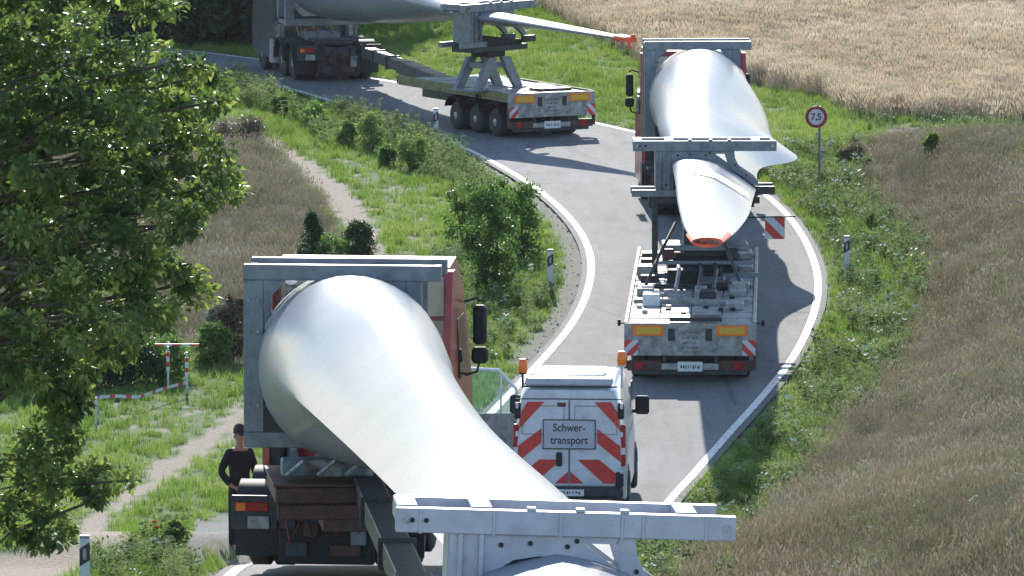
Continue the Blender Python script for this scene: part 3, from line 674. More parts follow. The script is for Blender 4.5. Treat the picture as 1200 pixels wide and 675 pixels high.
def tractor(loc, hd, main='red', label='', steer_left_mirror=True, style=0):
    t = empty('tractor_unit', loc, -hd, label, 'truck')
    body = M[main]
    f = MB(); f.box(-.45, -.3, .1, 6.2, .75, 1.0, .01); f.box(.3, .45, .1, 6.2, .75, 1.0, .01); f.box(-.3, .3, .2, .35, .72, .98); f.box(-.3, .3, 2, 2.2, .72, .98); f.box(-.55, .55, .9, 1.9, 1.0, 1.14, .02); f.obj('chassis', M['darksteel'], t)
    # cab: side profile lofted with narrower roof
    pr = [(4.0, .95), (4.0, 3.35), (4.12, 3.62), (4.9, 3.68), (5.7, 3.2), (5.95, 2.6), (6.2, 1.9), (6.28, .55), (5.9, .45), (4.0, .45)]
    MB().box(-.55, .55, 1.6, 3.9, .34, .74, .03).obj('gearbox', M['black'], t); MB().lathe([(-.62, .1), (-.2, .12), (-.15, .24), (.15, .24), (.2, .12), (.62, .1)], (0, 1.35, .5), 'x', 14).obj('rear_axle', M['black'], t, True)
    MB().box(-.98, .98, 4.3, 4.45, .12, .7, .02).obj('underbody_screen', M['black'], t)  # dark panel added to close off the lit road under the cab
    MB().box(-.62, .62, .30, .42, .16, .72, .02).obj('dark_infill', M['black'], t)  # black block added to stand in for the shade under the chassis rear
    for k_, (x_, z_, w_, h_) in enumerate([(-.5, .78, .12, .16), (-.2, .62, .10, .1), (.1, .7, .16, .12), (.42, .58, .1, .16), (-.38, .36, .14, .1), (.25, .35, .2, .08)]): MB().box(x_ - w_, x_ + w_, .22, .3, z_ - h_, z_ + h_, .015).obj('air_tank' if k_ % 2 else 'valve_block', M[['darksteel', 'redbrown', 'black', 'gal', 'darksteel', 'redbrown'][k_]], t)
    for k_ in range(4): MB().tube([(-.55 + .3 * k_, .2, .9), (-.45 + .3 * k_, .14, .45 + .05 * k_), (-.3 + .3 * k_, .2, .8)], .014, 5).obj('brake_hose', M['black' if k_ % 2 else 'lamp'], t, True)
    c = MB(); n_ = len(pr); xs = [(-1.22, .0), (-1.27, .05), (-1.27, .9), (1.27, .9), (1.27, .05), (1.22, 0)]
    vs = []
    for s_ in (-1, 1):
        for y, z in pr:
            k = 1 - .06 * sstep((z - 1.6) / 2.1); vs.append((s_ * 1.24 * k, y, z))
    c.add(vs, [tuple(range(n_)), tuple(range(2 * n_ - 1, n_ - 1, -1))] + [(i, (i + 1) % n_, (i + 1) % n_ + n_, i + n_) for i in range(n_)]); c.obj('cab', body, t, True)
    for s_ in (-1, 1):
        w_ = MB(); vs = [(s_ * 1.245, 4.75, 2.05), (s_ * 1.245, 5.75, 2.05), (s_ * 1.20, 5.55, 2.85), (s_ * 1.20, 4.75, 2.85)]
        w_.add(vs + [(v[0] - s_ * .02, v[1], v[2]) for v in vs], [(0, 1, 2, 3), (4, 5, 6, 7), (0, 1, 5, 4), (1, 2, 6, 5), (2, 3, 7, 6), (3, 0, 4, 7)]); w_.obj('side_window', M['glass'], t)
        fa = MB(); fa.prism([(3.35, 1.0), (4.02, 1.0), (4.02, 3.6), (3.75, 3.6), (3.45, 2.6)], s_ * 1.16 if s_ > 0 else -1.25, s_ * 1.25 if s_ > 0 else -1.16, 'x'); fa.obj('side_fairing', body, t)
        fn = MB(); fn.box(s_ * 1.12 - .12, s_ * 1.12 + .12, 3.45, 3.95, .3, 1.5, .03); fn.obj('side_tank', M['rim'] if style else M['darksteel'], t)
        mr = MB(); mr.tube([(s_ * 1.2, 5.55, 3.0), (s_ * 1.36, 5.6, 3.05), (s_ * 1.41, 5.6, 3.0)], .02); mr.tube([(s_ * 1.22, 5.6, 2.0), (s_ * 1.37, 5.6, 2.05), (s_ * 1.41, 5.6, 2.2)], .02); ma = mr.obj('mirror_arm', M['black'], t)
        mh = MB(); mh.box(s_ * 1.41 - .09, s_ * 1.41 + .09, 5.52, 5.7, 2.42, 2.95, .04); mh.box(s_ * 1.41 - .11, s_ * 1.41 + .11, 5.52, 5.68, 2.16, 2.38, .04); mh.obj('mirror', M['black'], t, True)
        mg = MB(); pts = []
        for k in range(9):
            a = math.pi * (.0 + k / 8); pts.append((1.35 + .62 * math.cos(a), .5 + .62 * math.sin(a)))
        pin = [(1.35 + (p[0] - 1.35) * .93, .5 + (p[1] - .5) * .93) for p in pts][::-1]
        mg.prism(pts + pin, s_ * .93 - .32, s_ * .93 + .32, 'x'); mo = mg.obj('mudguard', M['black'], t, True); share(mo, t, (0, 1.37, 0))
        fl = MB(); fl.box(s_ * .93 - .3, s_ * .93 + .3, .62, .65, .22, .72); fl.obj('mud_flap', M['black'], t)
        for ya in (1.35, 2.72):
            wheel(t, s_ * .97, ya, .5, .3); wheel(t, s_ * .66, ya, .5, .3)
        wheel(t, s_ * 1.05, 5.1, .5, .3)
        rb = MB(); rb.box(s_ * .92 - .30, s_ * .92 + .30, .18, .24, .62, 1.06, .01); lb = rb.obj('light_bracket', M['darksteel'], t)
        lh = MB(); lh.box(s_ * .95 - .22, s_ * .95 + .22, .14, .18, .86, .98, .01); lh.obj('tail_light', M['lamp'], lb)
        ol = MB(); ol.box(s_ * .95 - .2, s_ * .95 - .08, .132, .14, .87, .97); ol.obj('indicator_light', M['orange'], lb)
    pl = MB().box(-1.0, -.72, .12, .15, .64, .80, .004).obj('number_plate', M['bedgrey'], t)
    bw = MB()
    for k, (z0, z1) in enumerate([(1.55, 2.25), (2.3, 2.92), (2.97, 3.5)]):
        MB().box(-1.08, 1.12, 3.94, 3.99, z0, z1, .015).obj('rear_wall_panel', M['cream'] if not style else M['bedgrey'], t)
    MB().tube([(-.9, 3.75, 1.0), (-.9, 3.75, 3.3), (-.9, 3.68, 3.45)], .08, 10).obj('exhaust_stack', M['rim'], t, True)
    for k_ in range(5): MB().tube([(-.5 + .22 * k_, 3.85, 1.55), (-.5 + .25 * k_, 3.3, 1.1 + .05 * k_), (-.4 + .2 * k_, 2.9, 1.3)], .014, 5).obj('cable', M['black' if k_ % 2 else 'yellow'], t, True)
    for s_ in (-1, 1):
        MB().tube([(s_ * .3, 3.9, 1.5), (s_ * .32, 3.3, 1.2), (s_ * .2, 2.6, 1.35), (s_ * .2, 2.0, 1.25)], .018, 6).obj('air_hose', M['lamp'] if s_ < 0 else M['black'], t, True)
    MB().box(-.5, .5, 2.3, 3.2, 1.0, 1.25, .02).obj('catwalk', M['gal'], t)
    return t
def frame_root(loc, hd, label, h=2.45, w=1.27):
    t = empty('blade_root_frame', loc, -hd, label, 'steel frame')
    for y in (-.42, .42):
        MB().box(-w, w, y - .07, y + .07, h - .2, h, .01).obj('top_beam', M['gal'], t)
        MB().box(-w, w, y - .07, y + .07, 0, .2, .01).obj('bottom_beam', M['darksteel'] if y > 0 else M['gal'], t)
        MB().box(-w, -w + .26, y - .07, y + .07, .2, h - .2, .01).obj('post', M['gal'], t)
        MB().box(w - .45, w - .25, y - .07, y + .07, .2, h - .2, .01).obj('post', M['gal'], t)
        for s_, xx in ((-1, -w + .26), (1, w - .45)):
            g_ = MB().prism([(xx, h - .2), (xx - s_ * .28, h - .2), (xx, h - .5)], y - .05, y + .05); g_.obj('gusset', M['gal'], t)
            g_ = MB().prism([(xx, .2), (xx - s_ * .3, .2), (xx, .52)], y - .05, y + .05); g_.obj('gusset', M['darksteel'], t)
    for z in (h - .12, .1):
        for x in (-w + .06, w - .1, w - .36): MB().box(x - .05, x + .05, -.35, .35, z - .06, z + .06, .01).obj('tie_beam', M['gal'], t)
    b_ = MB()
    for z in (.55, 1.0, 1.5, 1.9):
        for x in (-w + .07, -w + .19): b_.lathe([(-.1, .02), (-.075, .02)], (x, -.42, z), 'y', 8)
    b_.obj('bolts', M['rim'], t)['kind'] = 'stuff'
    return t
def cradle(loc, hd, label, stand=1.25, roll=0, pale=False, W=1.46, upright=False):
    g = M['gallight'] if pale else M['gal']
    t = empty('blade_cradle', loc, 0, label, 'steel cradle', rot=(0, roll, -hd))   # origin: middle of the top bar
    MB().box(-W, W, -.41, -.29, -.21, 0, .008).obj('top_beam', g, t)
    MB().box(-W + .04, W - .1, .3, .41, -.21, 0, .008).obj('top_beam', g, t)
    for x in (-W + .1, -.72, W - .42): MB().box(x - .09, x + .09, -.29, .3, -.15, .015, .008).obj('cross_piece', g, t)
    for x in (-.3, .12, .5): MB().box(x - .04, x + .04, -.40, -.30, 0, .03, .006).obj('lug', g, t)
    for x, y in ((W - .08, -.35), (-W + .1, -.35)): MB().lathe([(-.075, .035), (.075, .035)], (x, y, -.1), 'y', 12).obj('pin', M['rim'], t)
    st = MB()
    arch = [(-.64, -.95), (-.64, -.66), (-.58, -.52), (-.44, -.43), (-.22, -.39), (.05, -.41), (.32, -.5), (.58, -.62), (.82, -.76), (1.0, -.92)]
    outer = [(-.99, -.95), (-.99, -.66), (-.99, -.45), (-.9, -.21), (-.2, -.21), (.08, -.21)]
    for y_ in (-.36, .30):
     st = MB(); Q = lambda *p: st.prism(p, y_, y_ + .05)
     Q((-.99, -.21), (-.99, -1.05), (-.64, -1.05), (-.64, -.66), (-.58, -.52), (-.44, -.43), (-.44, -.21))
     Q((-.44, -.21), (-.44, -.43), (-.22, -.39), (.05, -.41), (.16, -.445), (.16, -.21))
     Q((.16, -.27), (.16, -.445), (.32, -.5), (.58, -.62), (.52, -.53))       # lower band under the triangular hole
     Q((.16, -.21), (.16, -.27), (.46, -.27), (.46, -.21))
     Q((.46, -.21), (.42, -.30), (.50, -.54), (.58, -.62), (.82, -.76), (1.0, -.92), (1.12, -.90), (1.02, -.76), (.72, -.56), (.62, -.36), (.60, -.21))
     st.obj('clamp_plate', g, t)
    MB().box(-1.0, -.97, -.30, .30, -1.05, -.212, .004).obj('side_plate', g, t)
    rb = MB()
    for y in (-.33, .33): rb.tube([(x + .01, y, z - .015) for x, z in arch], .028, 6)
    rb.obj('rubber_rim', M['black'], t, True)
    for x in (-.72, -.9): MB().box(x - .02, x + .02, -.42, -.361, -1.0, -.21, .004).obj('rib', g, t)
    for x in (-1.25, -.62, -.05, .48, .66, 1.2):
        MB().box(x - .012, x + .012, -.425, -.411, -.215, .004, .003).obj('weld_plate', g, t)
    bo = MB()
    for x, z in ((-.9, -.3), (-.9, -.55), (-.78, -.9), (-.55, -.3), (-.3, -.28), (.02, -.3), (.1, -.25), (.62, -.5), (.85, -.7), (-1.2, -.1), (-1.32, -.1)): bo.lathe([(-.02, .022), (0, .022)], (x, -.362 if z < -.2 else -.412, z), 'y', 8)
    bo.obj('bolts', M['black'], t)['kind'] = 'stuff'
    lb = MB(); lb.box(-1.48, -.5, -.42, -.3, -1.14, -1.0, .008); lb.box(-1.48, -.5, .3, .42, -1.14, -1.0, .008); lb.obj('lower_arm', M['gal'], t)
    lb = MB(); lb.box(.95, 1.42, -.42, -.3, -1.10, -.93, .008); lb.box(.95, 1.42, .3, .42, -1.10, -.93, .008); lb.obj('lower_arm', M['darksteel'], t)
    MB().box(-.99, 1.12, -.40, .40, -1.28, -1.14, .01).obj('base_beam', M['darksteel'], t)
    MB().prism([(-.64, -1.14), (1.0, -1.14), (1.0, -1.02), (.7, -1.0), (.1, -.92), (-.4, -.85), (-.64, -.9)], -.3, .3).obj('blade_support', M['black'], t)
    z0 = -1.28; zb = z0 - stand
    MB().box(-.35, .35, -.3, .3, z0 - .16, z0, .02).obj('turntable', M['black'], t)
    if upright:
        MB().box(-.42, .42, -.4, .4, zb, z0 - .5, .03).obj('column', M['darksteel'], t)
        MB().box(-.62, .62, -.55, .55, zb + .1, zb + .45, .03).obj('swivel_housing', M['black'], t)
        MB().box(-1.07, -.95, -.42, -.30, zb, -1.14, .01).obj('side_post', M['darksteel'], t)
        MB().box(-1.1, 1.1, -.62, -.5, zb + .0, zb + .12, .01).obj('cross_bar', M['gal'], t); MB().box(-.98, .98, -.72, -.64, zb + .3, zb + .38, .01).obj('cross_bar', M['gal'], t)
        MB().box(-.85, .9, -.5, .5, zb + .55, zb + .68, .02).obj('slew_plate', M['gal'], t)
        for x_ in (-.75, .55): MB().box(x_ - .12, x_ + .12, -.75, -.4, zb + .4, zb + .62, .02).obj('valve_box', M['redbrown' if x_ < 0 else 'darksteel'], t)
    for s_ in (() if upright else (-1, 1)):
        for y in (-.35, .35):
            a = MB(); a.prism([(s_ * .1, z0 - .16), (s_ * .42, z0 - .16), (s_ * .92, zb + .06), (s_ * .62, zb + .06), (s_ * .3, zb + .5)], y - .06, y + .06); a.obj('leg', M['gal'], t)
        MB().box(s_ * .77 - .2, s_ * .77 + .2, -.5, .5, zb, zb + .06, .01).obj('foot', M['gal'], t)
    MB().box(-.45, .45, -.3, .3, z0 - .45, z0 - .3, .01).obj('brace', M['gal'], t)
    return t
def blade(name, stations, label, tipband=None, n=40):
    # station: (world centre, half chord left, half chord right, half thickness up, down, tilt deg, sharpness left, sharpness right)
    S = [tuple(list(s_[0]) + list(s_[1:])) for s_ in stations]; S = cr(S, 10)
    o0 = Vector(S[0][:3]); vs = []; ax = (Vector(S[-1][:3]) - o0).normalized(); sx = Vector((0, 0, 1)).cross(ax).normalized(); sz = ax.cross(sx)
    for q in S:
        c = Vector(q[:3]) - o0; L, R_, U, D, tl, sl, sr = q[3:10]; ct_, st_ = math.cos(math.radians(tl)), math.sin(math.radians(tl))
        for j in range(n):
            a = 2 * math.pi * j / n; cx, sn = math.cos(a), math.sin(a)
            x = cx * (R_ if cx > 0 else L); sh = sr if cx > 0 else sl
            th = (1 - abs(cx)) ** .5 * (1 + abs(cx)) ** .5; th2 = (1 - abs(cx)) ** 1.0 * (1 + .35 * abs(cx))
            th = th * (1 - sh) + th2 * sh; z = (1 if sn > 0 else -1) * th * (U if sn > 0 else D)
            if abs(sn) < 1e-6: z = 0
            vs.append(c + sx * (x * ct_ + z * st_) + sz * (z * ct_ - x * st_))
    t = empty(name, o0, 0, label, 'rotor blade')
    b_ = MB(); N = len(S); e = int(N * (tipband or 1)) if tipband else N - 1
    def seg(i0, i1, cap0, cap1):
        m_ = MB(); m_.v = [tuple(v) for v in vs[i0 * n:(i1 + 1) * n]]; k = i1 - i0
        for i in range(k):
            for j in range(n): m_.f.append((i * n + j, i * n + (j + 1) % n, (i + 1) * n + (j + 1) % n, (i + 1) * n + j))
        if cap0: m_.f.append(tuple(range(n)))
        if cap1: m_.f.append(tuple(range(k * n, (k + 1) * n)))
        m_.m = [0] * len(m_.f); return m_
    seg(0, N - 1, True, True).obj('shell', M['blade'], t, True)
    q0 = S[0]; rg_ = MB(); r = q0[3] - .01
    pts0 = [(sx * math.cos(2 * math.pi * j / 32) + sz * math.sin(2 * math.pi * j / 32)) * r for j in range(32)]
    rg_.add([p - ax * .05 for p in pts0] + [p + ax * .12 for p in pts0], [(j, (j + 1) % 32, (j + 1) % 32 + 32, j + 32) for j in range(32)]); rg_.obj('root_ring', M['gallight'], t, True)
    return t, S, ax, sx, sz
def strokes(parent, x0, x1, z0, z1, y, seed, n=8):      # worn print too small to read in the photograph
    r = random.Random(seed); m_ = MB(); w = (x1 - x0) / n
    for k in range(n):
        if r.random() < .15: continue
        a = x0 + k * w; m_.box(a + w * .15, a + w * r.uniform(.45, .85), y - .003, y, z0 + (z1 - z0) * r.uniform(0, .3), z1 - (z1 - z0) * r.uniform(0, .3))
    o = m_.obj('worn_print', M['darksteel'], parent); o['kind'] = 'stuff'; return o
def letters_plate(t, x, z, w, h, y, rows, name='notice_plate'):
    b_ = MB().box(x - w / 2, x + w / 2, y, y + .015, z - h / 2, z + h / 2, .003).obj(name, M['bedgrey'] if rows > 3 else M['plate'], t)
    return b_
def trailer(loc, hd, label, length=10.5, beam=20, naxle=3, turret=True, side='bedgrey', bedmat='bed', box=False, gl=None, beamyaw=0, z0b=1.05, beamrise=0.):
    t = empty('blade_trailer', loc, -hd, label, 'trailer')      # origin: ground under the middle of the rear edge
    zt = 1.15
    MB().box(-1.22, 1.22, .05, length, zt - .2, zt - .03, .01).obj('bed_frame', M[side], t)
    k = 0; y = .1; ncell = int(length / .95)
    first = None
    for i in range(ncell):       # bed plates, four across
        for j in range(4):
            if turret and 7.2 < y < 10.6 and False or 7.2 < y < 9.2 and j in (1, 2): continue
            w4 = 2.4 / 4
            if first is None:
                first = MB().box(0, w4 - .02, 0, .9, 0, .03, .006).obj('bed_plate', M[bedmat], t); o = first
            else: o = share(first, t, (0, 0, 0))
            o.location = (-1.2 + j * w4 + .01, y, zt - .03 + (.014 * ((i * 7 + j * 3) % 3)))
        y += .95
    for s_ in (-1, 1):
        MB().box(s_ * 1.235 - .035, s_ * 1.235 + .035, .06, length, zt - .16, zt + .05, .01).obj('side_rail', M['yellowgreen'] if not turret else M['bedgrey'], t)
        for i in range(naxle):
            yy = (1.0 + 1.15 * i) if length < 7 else (1.3 + 1.3 * i); wheel(t, s_ * 1.0, yy, .42 if length > 7 else .37, .3); wheel(t, s_ * .69, yy, .42 if length > 7 else .37, .3)
            f = MB(); pts = [(yy + .5 * math.cos(a), .42 + .5 * math.sin(a)) for a in [math.pi * (.12 + .76 * q / 7) for q in range(8)]]
            f.prism(pts + [(yy + (p[0] - yy) * .95, .42 + (p[1] - .42) * .95) for p in pts[::-1]], s_ * .95 - .3, s_ * .95 + .3, 'x'); f.obj('mudguard', M['black'], t, True)
    c = MB(); c.box(-.5, -.35, .3, length, .6, .95, .01); c.box(.35, .5, .3, length, .6, .95, .01)
    for i in range(naxle): c.box(-.8, .8, 1.24 + 1.2 * i, 1.36 + 1.2 * i, .4, .52)
    c.obj('chassis', M['darksteel'], t)
    # tailboard
    MB().box(-1.27, 1.27, -.04, .04, .55, zt + .03, .012).obj('tailboard', M['bedgrey' if side != 'redbrown' else 'redbrown'], t)
    for s_ in (-1, 1):
        r = MB().box(s_ * .80 - .30, s_ * .80 + .30, -.055, -.042, .94, 1.14, .003).obj('marker_board', M['orange'], t)
        MB().box(s_ * .80 - .24, s_ * .80 + .24, -.062, -.056, .975, 1.105).obj('yellow_field', M['yellow'], r)
        MB().box(s_ * .36 - .065, s_ * .36 + .065, -.05, -.041, .84, 1.08).obj('rope_slot', M['ink'], t)
        chevron(t, s_ * 1.13 - .13, .56, .26, .3, -.075, -s_, 2)
        lb = MB().box(s_ * .88 - .33, s_ * .88 + .33, -.03, .05, .26, .46, .01).obj('light_panel', M['redbrown'], t)
        MB().box(s_ * .95 - .12, s_ * .95 + .06, -.05, -.031, .29, .43, .01).obj('tail_light', M['lamp'], lb)
        MB().box(s_ * 1.24 - .03, s_ * 1.24 + .03, -.05, .05, .3, .8, .005).obj('corner_post', M['redbrown'], t)
        MB().box(s_ * .5 - .03, s_ * .5 + .03, -.02, .02, .3, .56).obj('hanger', M['darksteel'], t)
        MB().box(s_ * 1.40 - .03, s_ * 1.40 + .03, 1.5, 1.6, .95, 1.07, .01).obj('marker_lamp', M['black'], t)
        MB().tube([(s_ * 1.25, 1.55, 1.0), (s_ * 1.4, 1.55, 1.0)], .015, 6).obj('lamp_stalk', M['black'], t)
    npn = letters_plate(t, 0, .86, .44, .44, -.058, 5)
    for k in range(4): strokes(npn, -.15, .15, .98 - k * .1, 1.03 - k * .1, -.0585, k + 3)
    b_ = MB().box(-.55, .55, -.03, .03, .28, .40, .005).obj('bumper', M['bedgrey'], t)
    MB().box(-1.1, 1.1, .0, .06, .18, .27, .005).obj('underrun_bar', M['darksteel'], t)
    pl = MB().box(-.24, .24, -.065, -.05, .25, .44, .004).obj('number_plate', M['plate'], t); 
    strokes(pl, -.19, .19, .30, .385, -.0655, 21)
    MB().box(-.4, .6, .0, .5, zt + .06, zt + .14, .01).obj('loading_ramp', M['darksteel'], t)
    if turret:
        for i in range(7):
            x, y = [(-.95, 5.2), (.95, 5.6), (-.8, 3.2), (.85, 2.6), (.3, 4.2), (-1.0, 8.4), (1.0, 9.9)][i]
            MB().box(x - .17, x + .17, y - .3, y + .3, zt + .02, zt + .16 + .05 * (i % 3), .02).obj('stowage_box', M[['bed', 'bedgrey', 'white', 'bed', 'darksteel', 'bedgrey', 'white'][i]], t)
        for y in (3.3, 6.0, 10.8, 12.0):
            MB().box(-1.15, 1.15, y, y + .12, zt + .03, zt + .12, .01).obj('crossbar', M['darksteel' if y != 3.3 else 'bedgrey'], t)
        MB().box(-.55, .55, 7.0, 10.4, zt - .02, zt + .3, .03).obj('steering_turret', M['black'], t)
        for x in (-.35, .1, .4): MB().tube([(x, 5.2, zt + .12), (x + .05, 6.8, zt + .34), (x, 8.2, zt + .3)], .04, 8).obj('hydraulic_ram', M['rim'] if x < 0 else M['darksteel'], t, True)
        for s_ in (-1, 1): MB().tube([(s_ * 1.0, 5.6, zt + .05), (s_ * .7, 7.2, zt + .6), (s_ * .4, 8.6, zt + 1.1)], .035, 8).obj('lashing_rod', M['darksteel'], t, True)
        rg_ = random.Random(5)
        for i in range(22):
            x, y = rg_.uniform(-1.05, 1.05), rg_.uniform(5.0, 13.5); w_, l_ = rg_.uniform(.08, .25), rg_.uniform(.15, .5)
            MB().box(x - w_, x + w_, y - l_, y + l_, zt + .01, zt + .05 + .14 * rg_.random(), .015).obj(['tool_box', 'timber_block', 'support_plate'][i % 3], M[['bedgrey', 'bed', 'gal', 'rim', 'redbrown'][i % 5]], t)
        for i in range(14):
            x, y = rg_.uniform(-1.1, 1.1), rg_.uniform(.8, 4.5)
            MB().box(x - .05, x + .05, y - .09, y + .09, zt + .0, zt + .06 + .04 * rg_.random(), .01).obj('lashing_ring', M['black' if i % 2 else 'rim'], t)
    # telescopic beam towards the tractor
    if beam:
        cy, sy = math.cos(beamyaw), math.sin(beamyaw)
        L1 = beam * .55
        a = Vector((0, length - .5, z0b)); b1 = a + Vector((sy * L1, cy * L1, beamrise * .55)); e = a + Vector((sy * beam, cy * beam, beamrise))
        MB().bar(a, b1, .42, .34).obj('beam', M['darksteel'], t); bb = MB().bar(b1 - (b1 - a).normalized() * .2, e, .34, .28).obj('inner_beam', M['darksteel'], t)
        for k in range(5):
            q = a.lerp(e, .12 + k * .19); MB().box(q.x - .225, q.x + .225, q.y - .05, q.y + .05, q.z - .19, q.z + .18, .01).obj('beam_collar', M['darksteel'], t)
    return t
# ================================================= convoy
def onroad(x, Y): return Vector((x, Y, zr(Y) + .02))
# ---- middle rig (second from the viewer)
T2 = onroad(3.43, 146.9)
trailer(T2, math.radians(2.0), 'grey flatbed trailer with orange marker boards, seen from behind on the right lane', beam=12, length=14, naxle=5, z0b=.95, beamyaw=math.radians(1))
tractor(onroad(4.48, 178.6), math.radians(-2.5), 'red', 'red tractor unit with its mirror at the left of the middle blade load')
rf2 = frame_root(P(816, 250, 180.2) + Vector((0, 0, 1.58)), math.radians(-2), 'upright grey steel frame around the root of the blade on the middle trailer', h=2.5, w=1.25)
c2 = P(825, 163, 156.3); cradle(c2, math.radians(-1), 'grey steel cradle holding the tip end of the middle blade above the flatbed', upright=True, stand=c2.z - 1.28 - 1.17)
st = [(P(820, 113, 180.6), 1.17, 1.17, 1.17, 1.17, 0, 0, 0), (P(820, 118, 178.5), 1.17, 1.18, 1.16, 1.15, 0, 0, 0), (P(822, 130, 175), 1.10, 1.5, 1.0, .95, 8, 0, .5),
      (P(823, 146, 171.0), 1.04, 1.62, .78, .66, 12, .0, .9), (P(824, 162, 167.5), .98, 2.10, .60, .48, 12, .0, 1), (P(828, 180, 163.5), .88, 1.20, .45, .38, 15, 0, 1), (P(832, 202, 157), .82, 1.0, .32, .25, 17, 0, 1),
      (P(833, 222, 151), .73, .85, .24, .18, 14, .1, 1), (P(833, 245, 146), .64, .72, .16, .12, 10, .1, 1), (P(831, 268, 141), .47, .50, .10, .08, 6, .1, .9), (P(828, 284, 137), .24, .27, .06, .05, 4, .1, .3)]
b2, S2, ax2, sx2, sz2 = blade('rotor_blade', st, 'white rotor blade on the middle trailer with an orange cover on its tip')
# orange cover on the tip
def tipcover(bt, S, frac, label=None, ns=6):
    k0 = int(len(S) * frac); o0 = Vector(S[0][:3]); ax = (Vector(S[-1][:3]) - o0).normalized(); sx = Vector((0, 0, 1)).cross(ax).normalized(); sz = ax.cross(sx)
    m_ = MB(); vs = []; n_ = 20
    for q in S[k0:]:
        c = Vector(q[:3]) - o0
        for j in range(n_):
            a = 2 * math.pi * j / n_; cx, sn = math.cos(a), math.sin(a); vs.append(c + sx * cx * ((q[4] if cx > 0 else q[3]) + .03) + sz * sn * (q[5] + .035))
    k = len(S) - k0
    m_.add(vs, [(i * n_ + j, i * n_ + (j + 1) % n_, (i + 1) * n_ + (j + 1) % n_, (i + 1) * n_ + j) for i in range(k - 1) for j in range(n_)] + [tuple(range((k - 1) * n_, k * n_))])
    return m_.obj('tip_cover', M['bladetip'], bt, True)
tipcover(b2, S2, .94)
# red tinted seams across the tip part
def seam(bt, S, f, x0, x1, mt, w=.05, nm='seam', ph=0.0):
    i = min(len(S) - 2, int(len(S) * f)); o0 = Vector(S[0][:3]); ax = (Vector(S[-1][:3]) - o0).normalized(); sx = Vector((0, 0, 1)).cross(ax).normalized(); sz = ax.cross(sx)
    m_ = MB(); vs = []; N = 10
    for k in range(N + 1):
        u = x0 + (x1 - x0) * k / N; ff = min(len(S) - 1.01, len(S) * f + ph * k / N); q0, q1 = S[int(ff)], S[int(ff) + 1]; fr = ff - int(ff); q = [a_ + (b_ - a_) * fr for a_, b_ in zip(q0, q1)]
        c = Vector(q[:3]) - o0; x = u * (q[4] if u > 0 else q[3]); sh = q[9] if u > 0 else q[8]; au = abs(u)
        th = ((1 - au * au) ** .5) * (1 - sh) + (1 - au) * (1 + .35 * au) * sh; ct_, st_ = math.cos(math.radians(q[7])), math.sin(math.radians(q[7])); z = th * q[5] + .008
        p = c + sx * (x * ct_ + z * st_) + sz * (z * ct_ - x * st_); vs += [p - ax * w / 2, p + ax * w / 2]
    m_.add(vs, [(2 * k, 2 * k + 1, 2 * k + 3, 2 * k + 2) for k in range(N)]); return m_.obj(nm, mt, bt)
seam(b2, S2, .66, -.2, .55, M['ink'], .16); seam(b2, S2, .70, .35, .93, M['ink'], .2)
seam(b2, S2, .67, -.9, .9, M['tipband'], 2.0, 'faded_band', 2)
# side mounted width marker
mk = empty('width_marker_board', P(908, 290, 163.5), 0, 'red and white striped width marker sticking out over the right edge line', 'marker board')
chevron(mk, -.21, .18, .42, .46, 0, -1, 2, 'board'); MB().tube([(-1.6, .03, .62), (.45, .03, .66)], .018, 6).obj('arm', M['darksteel'], mk)
MB().tube([(-1.6, .03, .1), (-1.6, .03, .64)], .02, 6).obj('post', M['darksteel'], mk)
# ---- far rig
h3 = math.radians(-27); T3 = onroad(1.03, 199.9)
trailer(T3, h3, 'low flatbed trailer with pale bed and orange rear lights in the far bend', length=6.6, beam=11, turret=False, bedmat='bed', beamyaw=math.radians(15), z0b=.95)
tractor(onroad(-4.85, 217.3), math.radians(-14), 'farcab', 'grey tractor unit of the farthest load in front of the dark wood', style=1)
frame_root(Vector((-5.35, 218.5, 1.6)), math.radians(-16), 'upright steel frame around the blade root of the farthest load', h=2.5)
c3 = P(572, 2, 201.7); cradle(c3, math.radians(-48), 'grey steel cradle on an open A-frame stand over the farthest flatbed', stand=c3.z - 1.28 - 1.17)
r3 = Vector((-5.35, 218.8, 3.0))
st = [(r3, 1.17, 1.17, 1.17, 1.17, 0, 0, 0), (r3.lerp(P(575, 20, 201.7), .12), 1.17, 1.17, 1.17, 1.17, 0, 0, 0), (r3.lerp(P(575, 20, 201.7), .45), 1.0, 1.5, .85, .85, 5, 0, .6), (r3.lerp(P(575, 20, 201.7), .8), .8, 1.3, .35, .35, 6, .2, 1),
      (P(575, 21, 201.7), .7, .9, .22, .2, 6, .2, 1), (P(620, 27, 200), .6, .8, .15, .13, 5, .2, 1), (P(690, 38, 197.5), .4, .4, .09, .08, 3, .2, 1), (P(738, 46, 195.7), .15, .15, .05, .05, 0, .2, 1)]
b3, S3, *_ = blade('rotor_blade', st, 'farthest white rotor blade, its thin flagged tip pointing right over the bend')
tipcover(b3, S3, .95)
fg = MB(); fg.box(-.22, .2, -.02, .02, -.08, .05, .01); fg.box(-.03, .05, -.02, .02, -.26, -.07, .01); fg.box(.05, .17, -.02, .02, .05, .12, .01)
o = fg.obj('warning_flag', M['bladetip'], b3); o.location = P(737, 46, 195.5) - Vector(S3[0][:3])
# ---- near rig
tractor(onroad(-2.42, 97.6), math.radians(6), 'red', 'red tractor unit with cream cab rear panels under the nearest blade load')
rf1 = frame_root(P(406, 520, 98.8), math.radians(5), 'upright grey steel frame around the root of the nearest blade', h=2.36, w=1.27)
g1 = rf1
